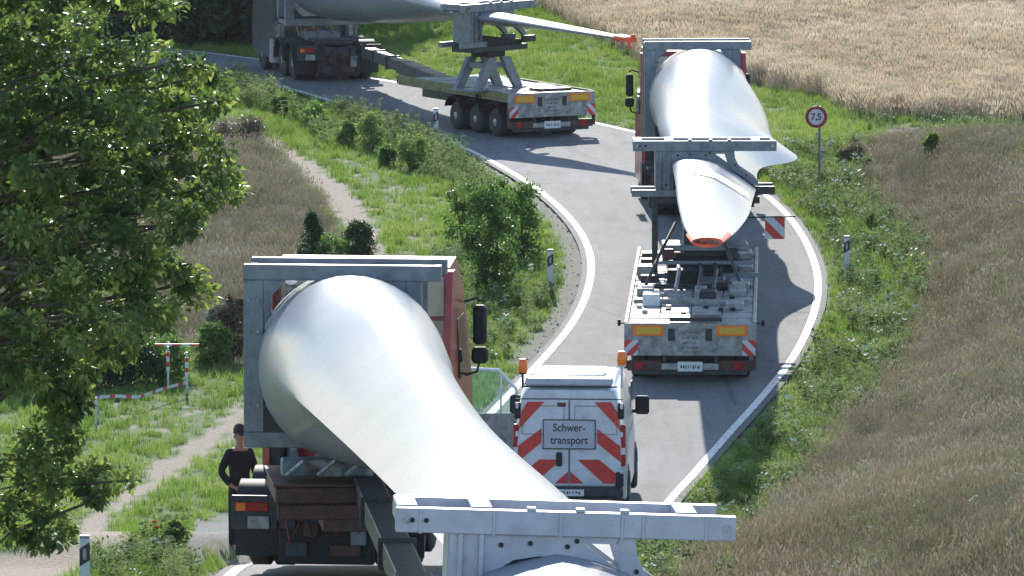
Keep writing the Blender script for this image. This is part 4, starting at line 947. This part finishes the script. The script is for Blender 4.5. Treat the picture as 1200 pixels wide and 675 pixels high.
# gooseneck trailer of the near rig: heading along the load
hd1 = math.atan2(-2.35, 33.0)
rear = Vector((.32, 62.0, zr(62) + .02))
slope = math.atan2(zr(62) - zr(97), 35.0)
tr1 = trailer(rear, hd1 , 'blade trailer of the nearest load with a long dark beam running under the blade', length=8.0, beam=26.6, turret=False, side='redbrown', beamyaw=math.radians(0.6), z0b=1.12, beamrise=.2)
tr1.rotation_euler = (-slope, 0, -hd1)
gn = MB(); gn.box(-1.0, 1.2, 33.6, 36.5, 1.38, 1.60, .02); gn.box(-1.03, 1.23, 33.56, 36.5, 1.60, 1.635, .006); gn.box(-.98, 1.18, 33.62, 33.72, 1.18, 1.37, .01); gn.box(-.4, .4, 33.7, 36.4, 1.02, 1.37, .01)
gnz = gn.obj('gooseneck', M['redbrown'], None)
# place gooseneck in the tractor's frame instead: level with the fifth wheel
gnz.parent = tr1; gnz.location = (.10, 0, -.22)
for x, z, w_, nm in ((-.55, 1.8, .5, 'blue'), (.1, 1.8, .35, 'blue'), (-.1, 1.78, .9, 'bedgrey')):
    MB().box(x - w_ / 2, x + w_ / 2, 34.0, 34.5, 1.47, 1.47 + .22, .02).obj('hydraulic_unit', M[nm], tr1)
for x in (-.75, -.35, .0): MB().tube([(x, 33.9, 1.5), (x + .2, 33.8, 1.68), (x + .35, 34.0, 1.58)], .03, 6).obj('hose', M['rim'], tr1, True)
c1 = P(660, 593, 66.0); cradle(c1, hd1, 'pale galvanised steel cradle across the nearest blade at the bottom edge', stand=c1.z - 1.28 - zr(66) - 1.37, roll=math.radians(2.2), pale=True)
st = [(P(408, 425, 99.2), 1.18, 1.18, 1.18, 1.18, 0, 0, 0), (P(414, 433, 97.5), 1.18, 1.18, 1.17, 1.17, 0, 0, 0), (P(430, 453, 94), 1.08, 1.07, 1.06, 1.0, 2, .5, 0), (P(456, 480, 90), 1.0, .84, .88, .70, 3, .95, 0),
      (P(507, 538, 82), .80, .73, .62, .38, 3, 1, 0), (P(562, 597, 75), .74, .97, .42, .28, 6, 1, 0.05), (P(612, 645, 70), .74, 1.02, .32, .24, 6, 1, .1),
      (P(646, 682, 66), .70, .80, .27, .22, 6, 1, .1), (P(700, 750, 61), .62, .68, .2, .16, 6, 1, .1), (P(770, 835, 56), .4, .45, .12, .1, 4, 1, .1), (P(830, 900, 53), .12, .12, .05, .05, 4, 1, .1)]
b1, S1, *_ = blade('rotor_blade', st, 'huge white rotor blade in the foreground tapering to the lower right')
tipcover(b1, S1, .97)

# ---- escort van
V0 = onroad(.96, 127.5)
van = empty('escort_van', V0, -math.radians(3.2), 'white escort van with red warning stripes and a rooftop sign box, left door open', 'van')
van.rotation_euler = (0, 0, -math.radians(3.2)); van.scale = (1, 1, 1.13)
sec = lambda wl, wr, z0, z1: [(-wl, z0), (-wl, z0 + (z1 - z0) * .45), (-wl * .985, z0 + (z1 - z0) * .55), (-wr, z1 - .13), (-wr + .07, z1 - .03), (-wr + .2, z1), (wr - .2, z1), (wr - .07, z1 - .03), (wr, z1 - .13), (wl * .985, z0 + (z1 - z0) * .55), (wl, z0 + (z1 - z0) * .45), (wl, z0)]
rows = [(0, .91, .80, .34, 1.93), (.06, .94, .82, .30, 1.95), (.8, .95, .83, .30, 1.97), (2.9, .95, .83, .30, 1.97), (3.45, .95, .79, .30, 1.88), (4.05, .94, .76, .32, 1.25), (4.6, .90, .70, .34, 1.05), (4.8, .80, .62, .38, .82)]
vs = []; 
for y, wl_, wr_, z0, z1 in rows: vs += [(x, y, z) for x, z in sec(wl_, wr_, z0, z1)]
fs = [tuple(range(12)), tuple(range((len(rows) - 1) * 12, len(rows) * 12))]
for i in range(len(rows) - 1):
    for j in range(12): fs.append((i * 12 + j, i * 12 + (j + 1) % 12, (i + 1) * 12 + (j + 1) % 12, (i + 1) * 12 + j))
MB().add(vs, fs).obj('body', M['vanbody'], van, True)
for s_ in (-1, 1):
    for y in (.95, 3.95):
        wheel(van, s_ * .83, y, .33, .22)
        a = MB(); pts = [(y + .40 * math.cos(q), .33 + .40 * math.sin(q)) for q in [math.pi * k / 8 for k in range(9)]]
        a.prism(pts + [(y + .34, .33), (y - .34, .33)], s_ * .945 - .012, s_ * .945 + .012, 'x'); a.obj('wheel_arch', M['black'], van)
    dr = MB().add([(s_ * .02, -.03, .52), (s_ * .86, -.03, .52), (s_ * .875, -.03, 1.1), (s_ * .78, -.025, 1.78), (s_ * .02, -.025, 1.80)] + [(s_ * .02, .03, .52), (s_ * .86, .03, .52), (s_ * .875, .03, 1.1), (s_ * .78, .03, 1.78), (s_ * .02, .03, 1.80)],
                  [(0, 1, 2, 3, 4), (5, 6, 7, 8, 9), (0, 1, 6, 5), (1, 2, 7, 6), (2, 3, 8, 7), (3, 4, 9, 8), (4, 0, 5, 9)]).obj('rear_door', M['vanbody'], van)
    def pan(pts, nm='red_stripe', mt='reflr', y=-.04):
        pts = [(s_ * p[0], p[1]) for p in pts]; return MB().prism(pts, y, y + .008).obj(nm, M[mt], dr)
    pan([(.42, 1.76), (.70, 1.76), (.80, 1.62), (.855, 1.34)])
    pan([(.47, 1.36), (.86, 1.10), (.87, .86), (.47, 1.15)])
    pan([(.14, .90), (.50, .90), (.865, .64), (.865, .545), (.58, .545)])
    pan([(.022, .72), (.022, .545), (.24, .545)])
    tl = MB().box(s_ * .90 - .045, s_ * .90 + .045, -.035, .1, .80, 1.42, .02).obj('tail_light', M['lamp'], van, True)
    tl2 = MB().box(s_ * .90 - .04, s_ * .90 + .04, -.045, -.036, .98, 1.08, .005).obj('indicator_light', M['reflw'], tl)
    MB().box(s_ * .865 - .06, s_ * .865 + .05, -.02, .1, 1.50, 1.74, .02).obj('corner_trim', M['black'], van)
    MB().box(s_ * .86 - .09, s_ * .86 + .05, -.06, .1, .48, .72, .03).obj('bumper_corner', M['black'], van, True)
MB().box(-.9, .9, -.08, .1, .32, .50, .04).obj('bumper', M['darksteel'], van, True)
pl = MB().box(-.25, .25, -.09, -.08, .36, .46, .003).obj('number_plate', M['plate'], van)
strokes(pl, -.2, .2, .385, .44, -.0905, 22)
for s_ in (-1, 1):
    for z in (.72, 1.28, 1.70): MB().box(s_ * .875 - .025, s_ * .875 + .025, -.05, -.03, z - .04, z + .04, .008).obj('hinge', M['vanbody'], van)
    wf = MB()
    for a, b_ in (((.09, 1.28), (.09, 1.70)), ((.09, 1.70), (.74, 1.70)), ((.74, 1.70), (.80, 1.28)), ((.80, 1.28), (.09, 1.28))): wf.bar((s_ * a[0], -.036, a[1]), (s_ * b_[0], -.036, b_[1]), .008, .012, 0)
    wf.obj('window_seal', M['bedgrey'], van)
MB().box(-.9, .9, -.034, -.029, 1.795, 1.81).obj('roof_gap', M['ink'], van)
for x in (.945, -.945):
    MB().box(x - .004, x + .004, .5, 2.9, 1.12, 1.15, .002).obj('side_crease', M['bedgrey'], van)
MB().box(-.006, .006, -.034, -.03, .55, 1.78).obj('door_gap', M['ink'], van)
sg = MB().box(-.44, .44, -.065, -.045, 1.06, 1.50, .008).obj('sign_panel', M['gallight'], van)
text('Schwer-', .165, sg, (0, -.067, 1.375), M['ink'], ext=.003); text('transport', .165, sg, (0, -.067, 1.19), M['ink'], ext=.003)
for z in (1.065, 1.495): MB().box(-.44, .44, -.072, -.066, z - .008, z + .008).obj('sign_border', M['ink'], sg)
for x in (-.435, .435): MB().box(x - .008, x + .008, -.072, -.066, 1.065, 1.495).obj('sign_border', M['ink'], sg)
MB().box(-.22, -.12, -.075, -.04, .80, 1.01, .02).obj('door_handle', M['black'], van)
MB().box(-.2, -.06, -.05, -.035, 1.69, 1.75, .01).obj('brake_light', M['redbrown'], van)
MB().box(-.75, .72, .02, .42, 1.985, 2.10, .03).obj('roof_sign_box', M['gallight'], van, True)
MB().box(-.8, .8, .0, .012, 1.97, 1.995, .004).obj('roof_rail', M['darksteel'], van)
MB().box(-.72, .55, 1.0, 2.2, 1.975, 2.06, .03).obj('roof_cover', M['white'], van, True)
for x, z in ((-.80, 2.16), (.86, 2.28)):
    s_ = MB(); s_.tube([(x, .35, 1.93), (x, .35, z)], .022, 8); s_.box(x - .07, x + .07, .29, .41, z - .03, z, .01); bs = s_.obj('beacon_mast', M['reflw'] if x > 0 else M['darksteel'], van)
    MB().lathe([(0, .075), (.04, .082), (.17, .075), (.2, .055)], (x, .35, z), 'z', 16).obj('beacon', M['orange'], bs, True)
sw = MB(); sw.prism([(3.0, 1.12), (3.85, 1.12), (3.45, 1.72), (3.0, 1.74)], .905, .915, 'x'); sw.obj('side_window', M['glass'], van)
MB().box(-.6, .6, .3, 4.2, .9, 1.0).obj('interior_floor', M['black'], van)
for s_ in (1, -1):
    MB().box(s_ * 1.08 - .12, s_ * 1.08 + .12, 3.55, 3.68, 1.18, 1.46, .03).obj('mirror', M['black'], van, True); MB().tube([(s_ * .9, 3.6, 1.22), (s_ * 1.05, 3.6, 1.25)], .03, 6).obj('mirror_arm', M['black'], van)
# opened left door: swings out about its front edge
dm = empty('van_front_door', (0, 0, 0)); dm.name = 'front_door'; dm.parent = van
dm.location = (-.93, 3.85, 0); dm.rotation_euler = (0, 0, math.radians(-84)); dm.scale = (1, 1.15, 1.03)
lowp = MB().prism([(-1.05, .42), (0, .42), (0, 1.12), (-1.05, 1.12)], -.05, .0, 'x'); lowp.obj('door_skin', M['bedgrey'], dm)
fr = MB(); fr.tube([(-.02, 0, 1.1)] + [(-.025, -.0 - .0, 1.1)], .02) if 0 else None
fr.tube([(-.03, 0, 1.12), (-.03, -.16, 1.5), (-.03, -.42, 1.76), (-.03, -.98, 1.80), (-.03, -1.04, 1.12)], .028, 8); fr.tube([(-.03, -.38, 1.12), (-.03, -.38, 1.72)], .018, 6)
fr.obj('window_frame', M['vanbody'], dm, True)
gm = MB(); gm.prism([(-.02, 1.12), (-.16, 1.48), (-.42, 1.74), (-.98, 1.78), (-1.03, 1.12)], -.034, -.028, 'x'); gm.obj('pane', M['clear'], dm)
MB().box(-.06, -.03, -.75, -.45, .62, .78, .01).obj('door_pocket', M['reflr'], dm)

# ---- person beside the near tractor
px_, py_ = -3.76, 104.8; pz = H(px_, py_)
man = empty('person', (px_ + .01, py_, pz), math.radians(25), 'person in dark clothes and cap standing beside the nearest tractor unit with hand on hip', 'person')
def skin_mesh(name, verts, edges, rad, mt, parent, sub=2):
    me = bpy.data.meshes.new(name); me.from_pydata(verts, edges, []); me.materials.append(mt)
    o = bpy.data.objects.new(name, me); COL.objects.link(o)
    md = o.modifiers.new('skin', 'SKIN'); md.use_smooth_shade = True
    if not me.skin_vertices:
        bpy.context.view_layer.objects.active = o
    for i, r in enumerate(rad):
        r = r if isinstance(r, tuple) else (r, r); me.skin_vertices[0].data[i].radius = r
    me.skin_vertices[0].data[0].use_root = True
    ss = o.modifiers.new('sub', 'SUBSURF'); ss.levels = sub; ss.render_levels = sub
    dg = bpy.context.evaluated_depsgraph_get(); m2 = bpy.data.meshes.new_from_object(o.evaluated_get(dg))
    bpy.data.objects.remove(o)
    m2.materials.clear(); m2.materials.append(mt)
    o2 = bpy.data.objects.new(name, m2); COL.objects.link(o2); o2.parent = parent; return o2
#        0 pelvis      1 waist        2 chest        3 neck base     4 head low      5 head mid       6 head top
V = [(0, 0, .95), (0, 0, 1.12), (0, .0, 1.36), (0, .0, 1.50), (0, -.01, 1.60), (0, -.015, 1.69), (0, 0, 1.78),
     (-.10, 0, .88), (-.12, -.01, .50), (-.13, .02, .10), (-.13, -.11, .05), (.10, 0, .88), (.12, .0, .50), (.14, .03, .10), (.14, -.10, .05),
     (-.19, 0, 1.43), (-.33, .04, 1.18), (-.19, -.06, 1.0), (-.13, -.09, .97), (.19, 0, 1.43), (.27, -.06, 1.16), (.22, -.28, 1.05), (.21, -.36, 1.05)]
E = [(0, 1), (1, 2), (2, 3), (3, 4), (4, 5), (5, 6), (0, 7), (7, 8), (8, 9), (9, 10), (0, 11), (11, 12), (12, 13), (13, 14), (2, 15), (15, 16), (16, 17), (17, 18), (2, 19), (19, 20), (20, 21), (21, 22)]
Rr = [(.16, .12), (.15, .11), (.18, .12), (.06, .06), (.07, .075), (.085, .10), (.06, .07), (.095, .10), .07, .045, .035, (.095, .10), .07, .045, .035, .07, .05, .035, .03, .07, .05, .035, .03]
if True:
    try:
        # the whole body as one skin; clothing as a slightly larger shell over torso, arms and legs
        me_test = None
        bpy.context.view_layer.update()
        body = skin_mesh('body', V, E, Rr, M['skin'], man)
        cloth_ids = [0, 1, 2, 7, 8, 9, 11, 12, 13, 15, 16, 17, 19, 20, 21]
        idm = {k: i for i, k in enumerate(cloth_ids)}
        CV = [V[k] for k in cloth_ids]; CV[idm[9]] = (-.13, .02, .14); CV[idm[13]] = (.14, .03, .14)
        skin_mesh('clothing', CV, [(idm[a], idm[b_]) for a, b_ in E if a in idm and b_ in idm], [tuple(q + .018 for q in (Rr[k] if isinstance(Rr[k], tuple) else (Rr[k],) * 2)) for k in cloth_ids], M['clothes'], man)
    except Exception as ex:
        print('skin failed', ex)
man.scale = (.82, .9, 1.0)
cp = MB(); cp.lathe([(0, .104), (.06, .105), (.12, .075), (.145, .02)], (0, -.005, 1.70), 'z', 16); cp.box(-.07, .07, -.19, -.09, 1.70, 1.715, .005); cp.obj('cap', M['hair'], man, True)
for s_ in (-1, 1):
    MB().box(s_ * .13 - .05, s_ * .13 + .05, -.17, .08, -.0, .10, .03).obj('shoe', M['black'], man, True)
fc = MB(); fc.box(-.014, .014, -.125, -.09, 1.63, 1.68, .005); fc.obj('nose', M['skin'], man)
for s_ in (-1, 1):
    MB().box(s_ * .035 - .012, s_ * .035 + .012, -.108, -.09, 1.675, 1.69, .003).obj('eye', M['ink'], man); MB().box(s_ * .09 - .01, s_ * .09 + .01, -.02, .02, 1.63, 1.69, .005).obj('ear', M['skin'], man)
for hx, hy, hz, sg_ in ((-.13, -.09, .97, 1), (.21, -.36, 1.05, -1)):
    hd_ = MB(); hd_.box(hx - .04, hx + .04, hy - .09, hy, hz - .015, hz + .015, .01)
    for k, L in enumerate((.065, .075, .07, .055)): x = hx - .032 + k * .021; hd_.tube([(x, hy - .085, hz), (x, hy - .085 - L * .6, hz - .012), (x, hy - .085 - L, hz - .04)], [.01, .009, .007], 6)
    hd_.tube([(hx + sg_ * .035, hy - .02, hz), (hx + sg_ * .065, hy - .055, hz - .01), (hx + sg_ * .06, hy - .085, hz - .025)], [.012, .010, .008], 6); hd_.obj('hand', M['skin'], man, True)

# ------------------------------------------------------------ street furniture
s0 = G(960, 232); sg = empty('road_sign', s0, 0, 'round weight limit sign with red rim on a thin pole in the right verge', 'road sign')
hh = (232 - 136) / 9000 * s0.y; MB().tube([(0, 0, -.1), (0, 0, hh + .25)], .03, 10).obj('pole', M['gal'], sg, True)
pl = MB().lathe([(-.05, .26), (-.035, .265)], (-.08, 0, hh), 'y', 36).obj('sign_face', M['signw'], sg)
pl.location = (0, 0, 0)
ring = MB(); nn_ = 40; vs = []
for r in (.19, .265):
    for y in (-.062, -.05): vs += [(-.08 + r * math.cos(2 * math.pi * j / nn_), y, hh + r * math.sin(2 * math.pi * j / nn_)) for j in range(nn_)]
fs = []
for j in range(nn_):
    k = (j + 1) % nn_; fs += [(j, k, 2 * nn_ + k, 2 * nn_ + j), (j, k, nn_ + k, nn_ + j), (2 * nn_ + j, 2 * nn_ + k, 3 * nn_ + k, 3 * nn_ + j)]
ring.add(vs, fs).obj('red_rim', M['signred'], sg); text('7,5', .23, sg, (-.08, -.058, hh), M['ink'], ext=.004, sp=.95)
def delin(px, py, hpx, label, side=1):
    p = G(px, py); t = empty('delineator_post', p, 0, label, 'delineator post', 'white delineator posts along the road edges'); h = 1.0
    MB().prism([(-.06, -.05), (.06, -.05), (.045, .05), (-.045, .05)], -.1, h - .04, 'z').obj('post', M['reflw'], t)
    MB().prism([(-.06, -.05), (.06, -.05), (.045, .05), (-.045, .05)], h - .04, h, 'z').obj('cap', M['gal'] , t)
    b_ = MB(); b_.add([(-.064, -.055, .62), (.064, -.055, .70), (.064, -.055, .92), (-.064, -.055, .84), (-.05, .055, .62), (.05, .055, .70), (.05, .055, .92), (-.05, .055, .84)], [(0, 1, 2, 3), (4, 5, 6, 7), (0, 1, 5, 4), (1, 2, 6, 5), (2, 3, 7, 6), (3, 0, 4, 7)])
    bd = b_.obj('black_band', M['ink'], t); MB().box(-.022, .022, -.062, -.056, .70, .84, .002).obj('reflector', M['rim'], bd)
delin(645, 347, 50, 'white delineator post inside the bend, right of the bushes'); delin(511, 172, 40, 'white delineator post before the farthest trailer on the left verge')
delin(992, 330, 50, 'white delineator post in the weeds right of the bend'); delin(100, 722, 60, 'white delineator post at the bottom left beside the dirt track')
# barrier bars and tape
b0 = G(219, 462); bt = empty('tape_post', b0, 0, 'right white post of the red and white barrier under the tree', 'barrier post'); s_ = 9000 / b0.y
MB().tube([(0, 0, -.1), (0, 0, 50 / s_)], .022, 8).obj('post', M['reflw'], bt)
for k in range(4): MB().box(-.032, .032, -.03, .03, (20 + 6 * k) / s_, (25.5 + 6 * k) / s_, .004).obj('band', M['reflr'] if k % 2 else M['reflw'], bt)
b0 = G(197, 455); bt = empty('tape_post', b0, 0, 'left white post of the red and white barrier under the tree', 'barrier post')
MB().tube([(0, 0, -.1), (0, 0, 50 / s_)], .022, 8).obj('post', M['reflw'], bt)
for k in range(4): MB().box(-.032, .032, -.03, .03, (20 + 6 * k) / s_, (25.5 + 6 * k) / s_, .004).obj('band', M['reflr'] if k % 2 else M['reflw'], bt)
tp = empty('barrier_bar', P(207, 404, b0.y - .2), 0, 'red and white bar laid across the two posts under the tree', 'barrier')
for k in range(5): MB().box(-.42 + .17 * k, -.25 + .17 * k, -.015, .015, -.02, .02, .003).obj('bar_segment', M['reflr'] if k % 2 == 0 else M['reflw'], tp)
tp = empty('barrier_tape', (0, 0, 0), 0, 'sagging red and white tape running low across the grass', 'barrier tape')
pts = [P(x, y, G(x, y + 6).y) for x, y in [(112, 468), (135, 466), (160, 467), (178, 462), (196, 456), (219, 450)]]; pts = [Vector(p) for p in cr([tuple(p) for p in pts], 4)]
tp.location = pts[0]
for k in range(len(pts) - 1): a, b_ = pts[k] - pts[0], pts[k + 1] - pts[0]; MB().add([a, b_, b_ + Vector((0, .01, .06)), a + Vector((0, .01, .06)), a + Vector((0, .01, 0)), b_ + Vector((0, .01, 0))], [(0, 1, 2, 3), (4, 5, 2, 3), (0, 1, 5, 4)]).obj('tape_segment', M['reflr'] if k % 3 == 0 else M['reflw'], tp)
p = G(112, 500); wp = empty('white_stake', p, 0, 'thin white stake in the lawn beside the low hanging branch', 'stake'); MB().tube([(0, 0, -.1), (.02, 0, .55)], .02, 8).obj('shaft', M['reflw'], wp)
pst = MB(); pst.tube([(.02, 0, .5), (-.35, .1, .0)], .012, 6); pst.obj('brace', M['reflw'], wp)
# poppies and stones
for i, (x, y) in enumerate([(180, 640), (183, 646)]):
    p = G(x, y); t = empty('poppy', p, 0, ['upper', 'lower'][i] + ' orange red poppy of the pair in the verge at bottom left', 'flower', 'poppies in the lower left verge'); MB().tube([(0, 0, 0), (.01, 0, .3)], .006, 5).obj('stem', M['weed'], t)
    f = MB()
    for k in range(5): a = k * 1.257; f.add([(.01, 0, .3), (.01 + .05 * math.cos(a), .05 * math.sin(a), .34), (.01 + .05 * math.cos(a + 1.1), .05 * math.sin(a + 1.1), .34)], [(0, 1, 2)])
    f.obj('petals', M['poppy'], t)
sv = MB(); rg = random.Random(3)
for i in range(260):
    k = rg.random(); x_, y_ = rg.uniform(-6, 1.5), rg.uniform(140, 195); xx = xl(y_) - rg.uniform(.15, .7); r = rg.uniform(.01, .035); z_ = H(xx, y_)
    sv.add([(xx + r * a, y_ + r * b_, z_ + r * c_ * .7) for a, b_, c_ in ((1, 0, 0), (-1, 0, 0), (0, 1, 0), (0, -1, 0), (0, 0, 1), (0, 0, -1))], [(0, 2, 4), (2, 1, 4), (1, 3, 4), (3, 0, 4), (0, 5, 2), (2, 5, 1), (1, 5, 3), (3, 5, 0)])
o = sv.obj('gravel', M['stone']); tag(o, 'loose grey stones on the gravel shoulder inside the bend', kind='stuff')
for o in list(bpy.data.objects):
    if o.type == 'EMPTY' and not o.children and o.parent is None: bpy.data.objects.remove(o)


# ------------------------------------------------------------ thin haze volume, added to lift the shadows
m = bpy.data.materials.new('haze'); m.use_nodes = True; n = m.node_tree; n.nodes.clear()
pv = n.nodes.new('ShaderNodeVolumePrincipled'); pv.inputs['Color'].default_value = (.92, .95, 1, 1); pv.inputs['Density'].default_value = .00005; pv.inputs['Anisotropy'].default_value = .2
mo = n.nodes.new('ShaderNodeOutputMaterial'); n.links.new(pv.outputs[0], mo.inputs['Volume'])
hz = MB().box(-2600, 2600, -850, 5100, -1.2, 22).obj('haze', m); tag(hz, 'thin pale summer haze over the whole valley road', kind='stuff')
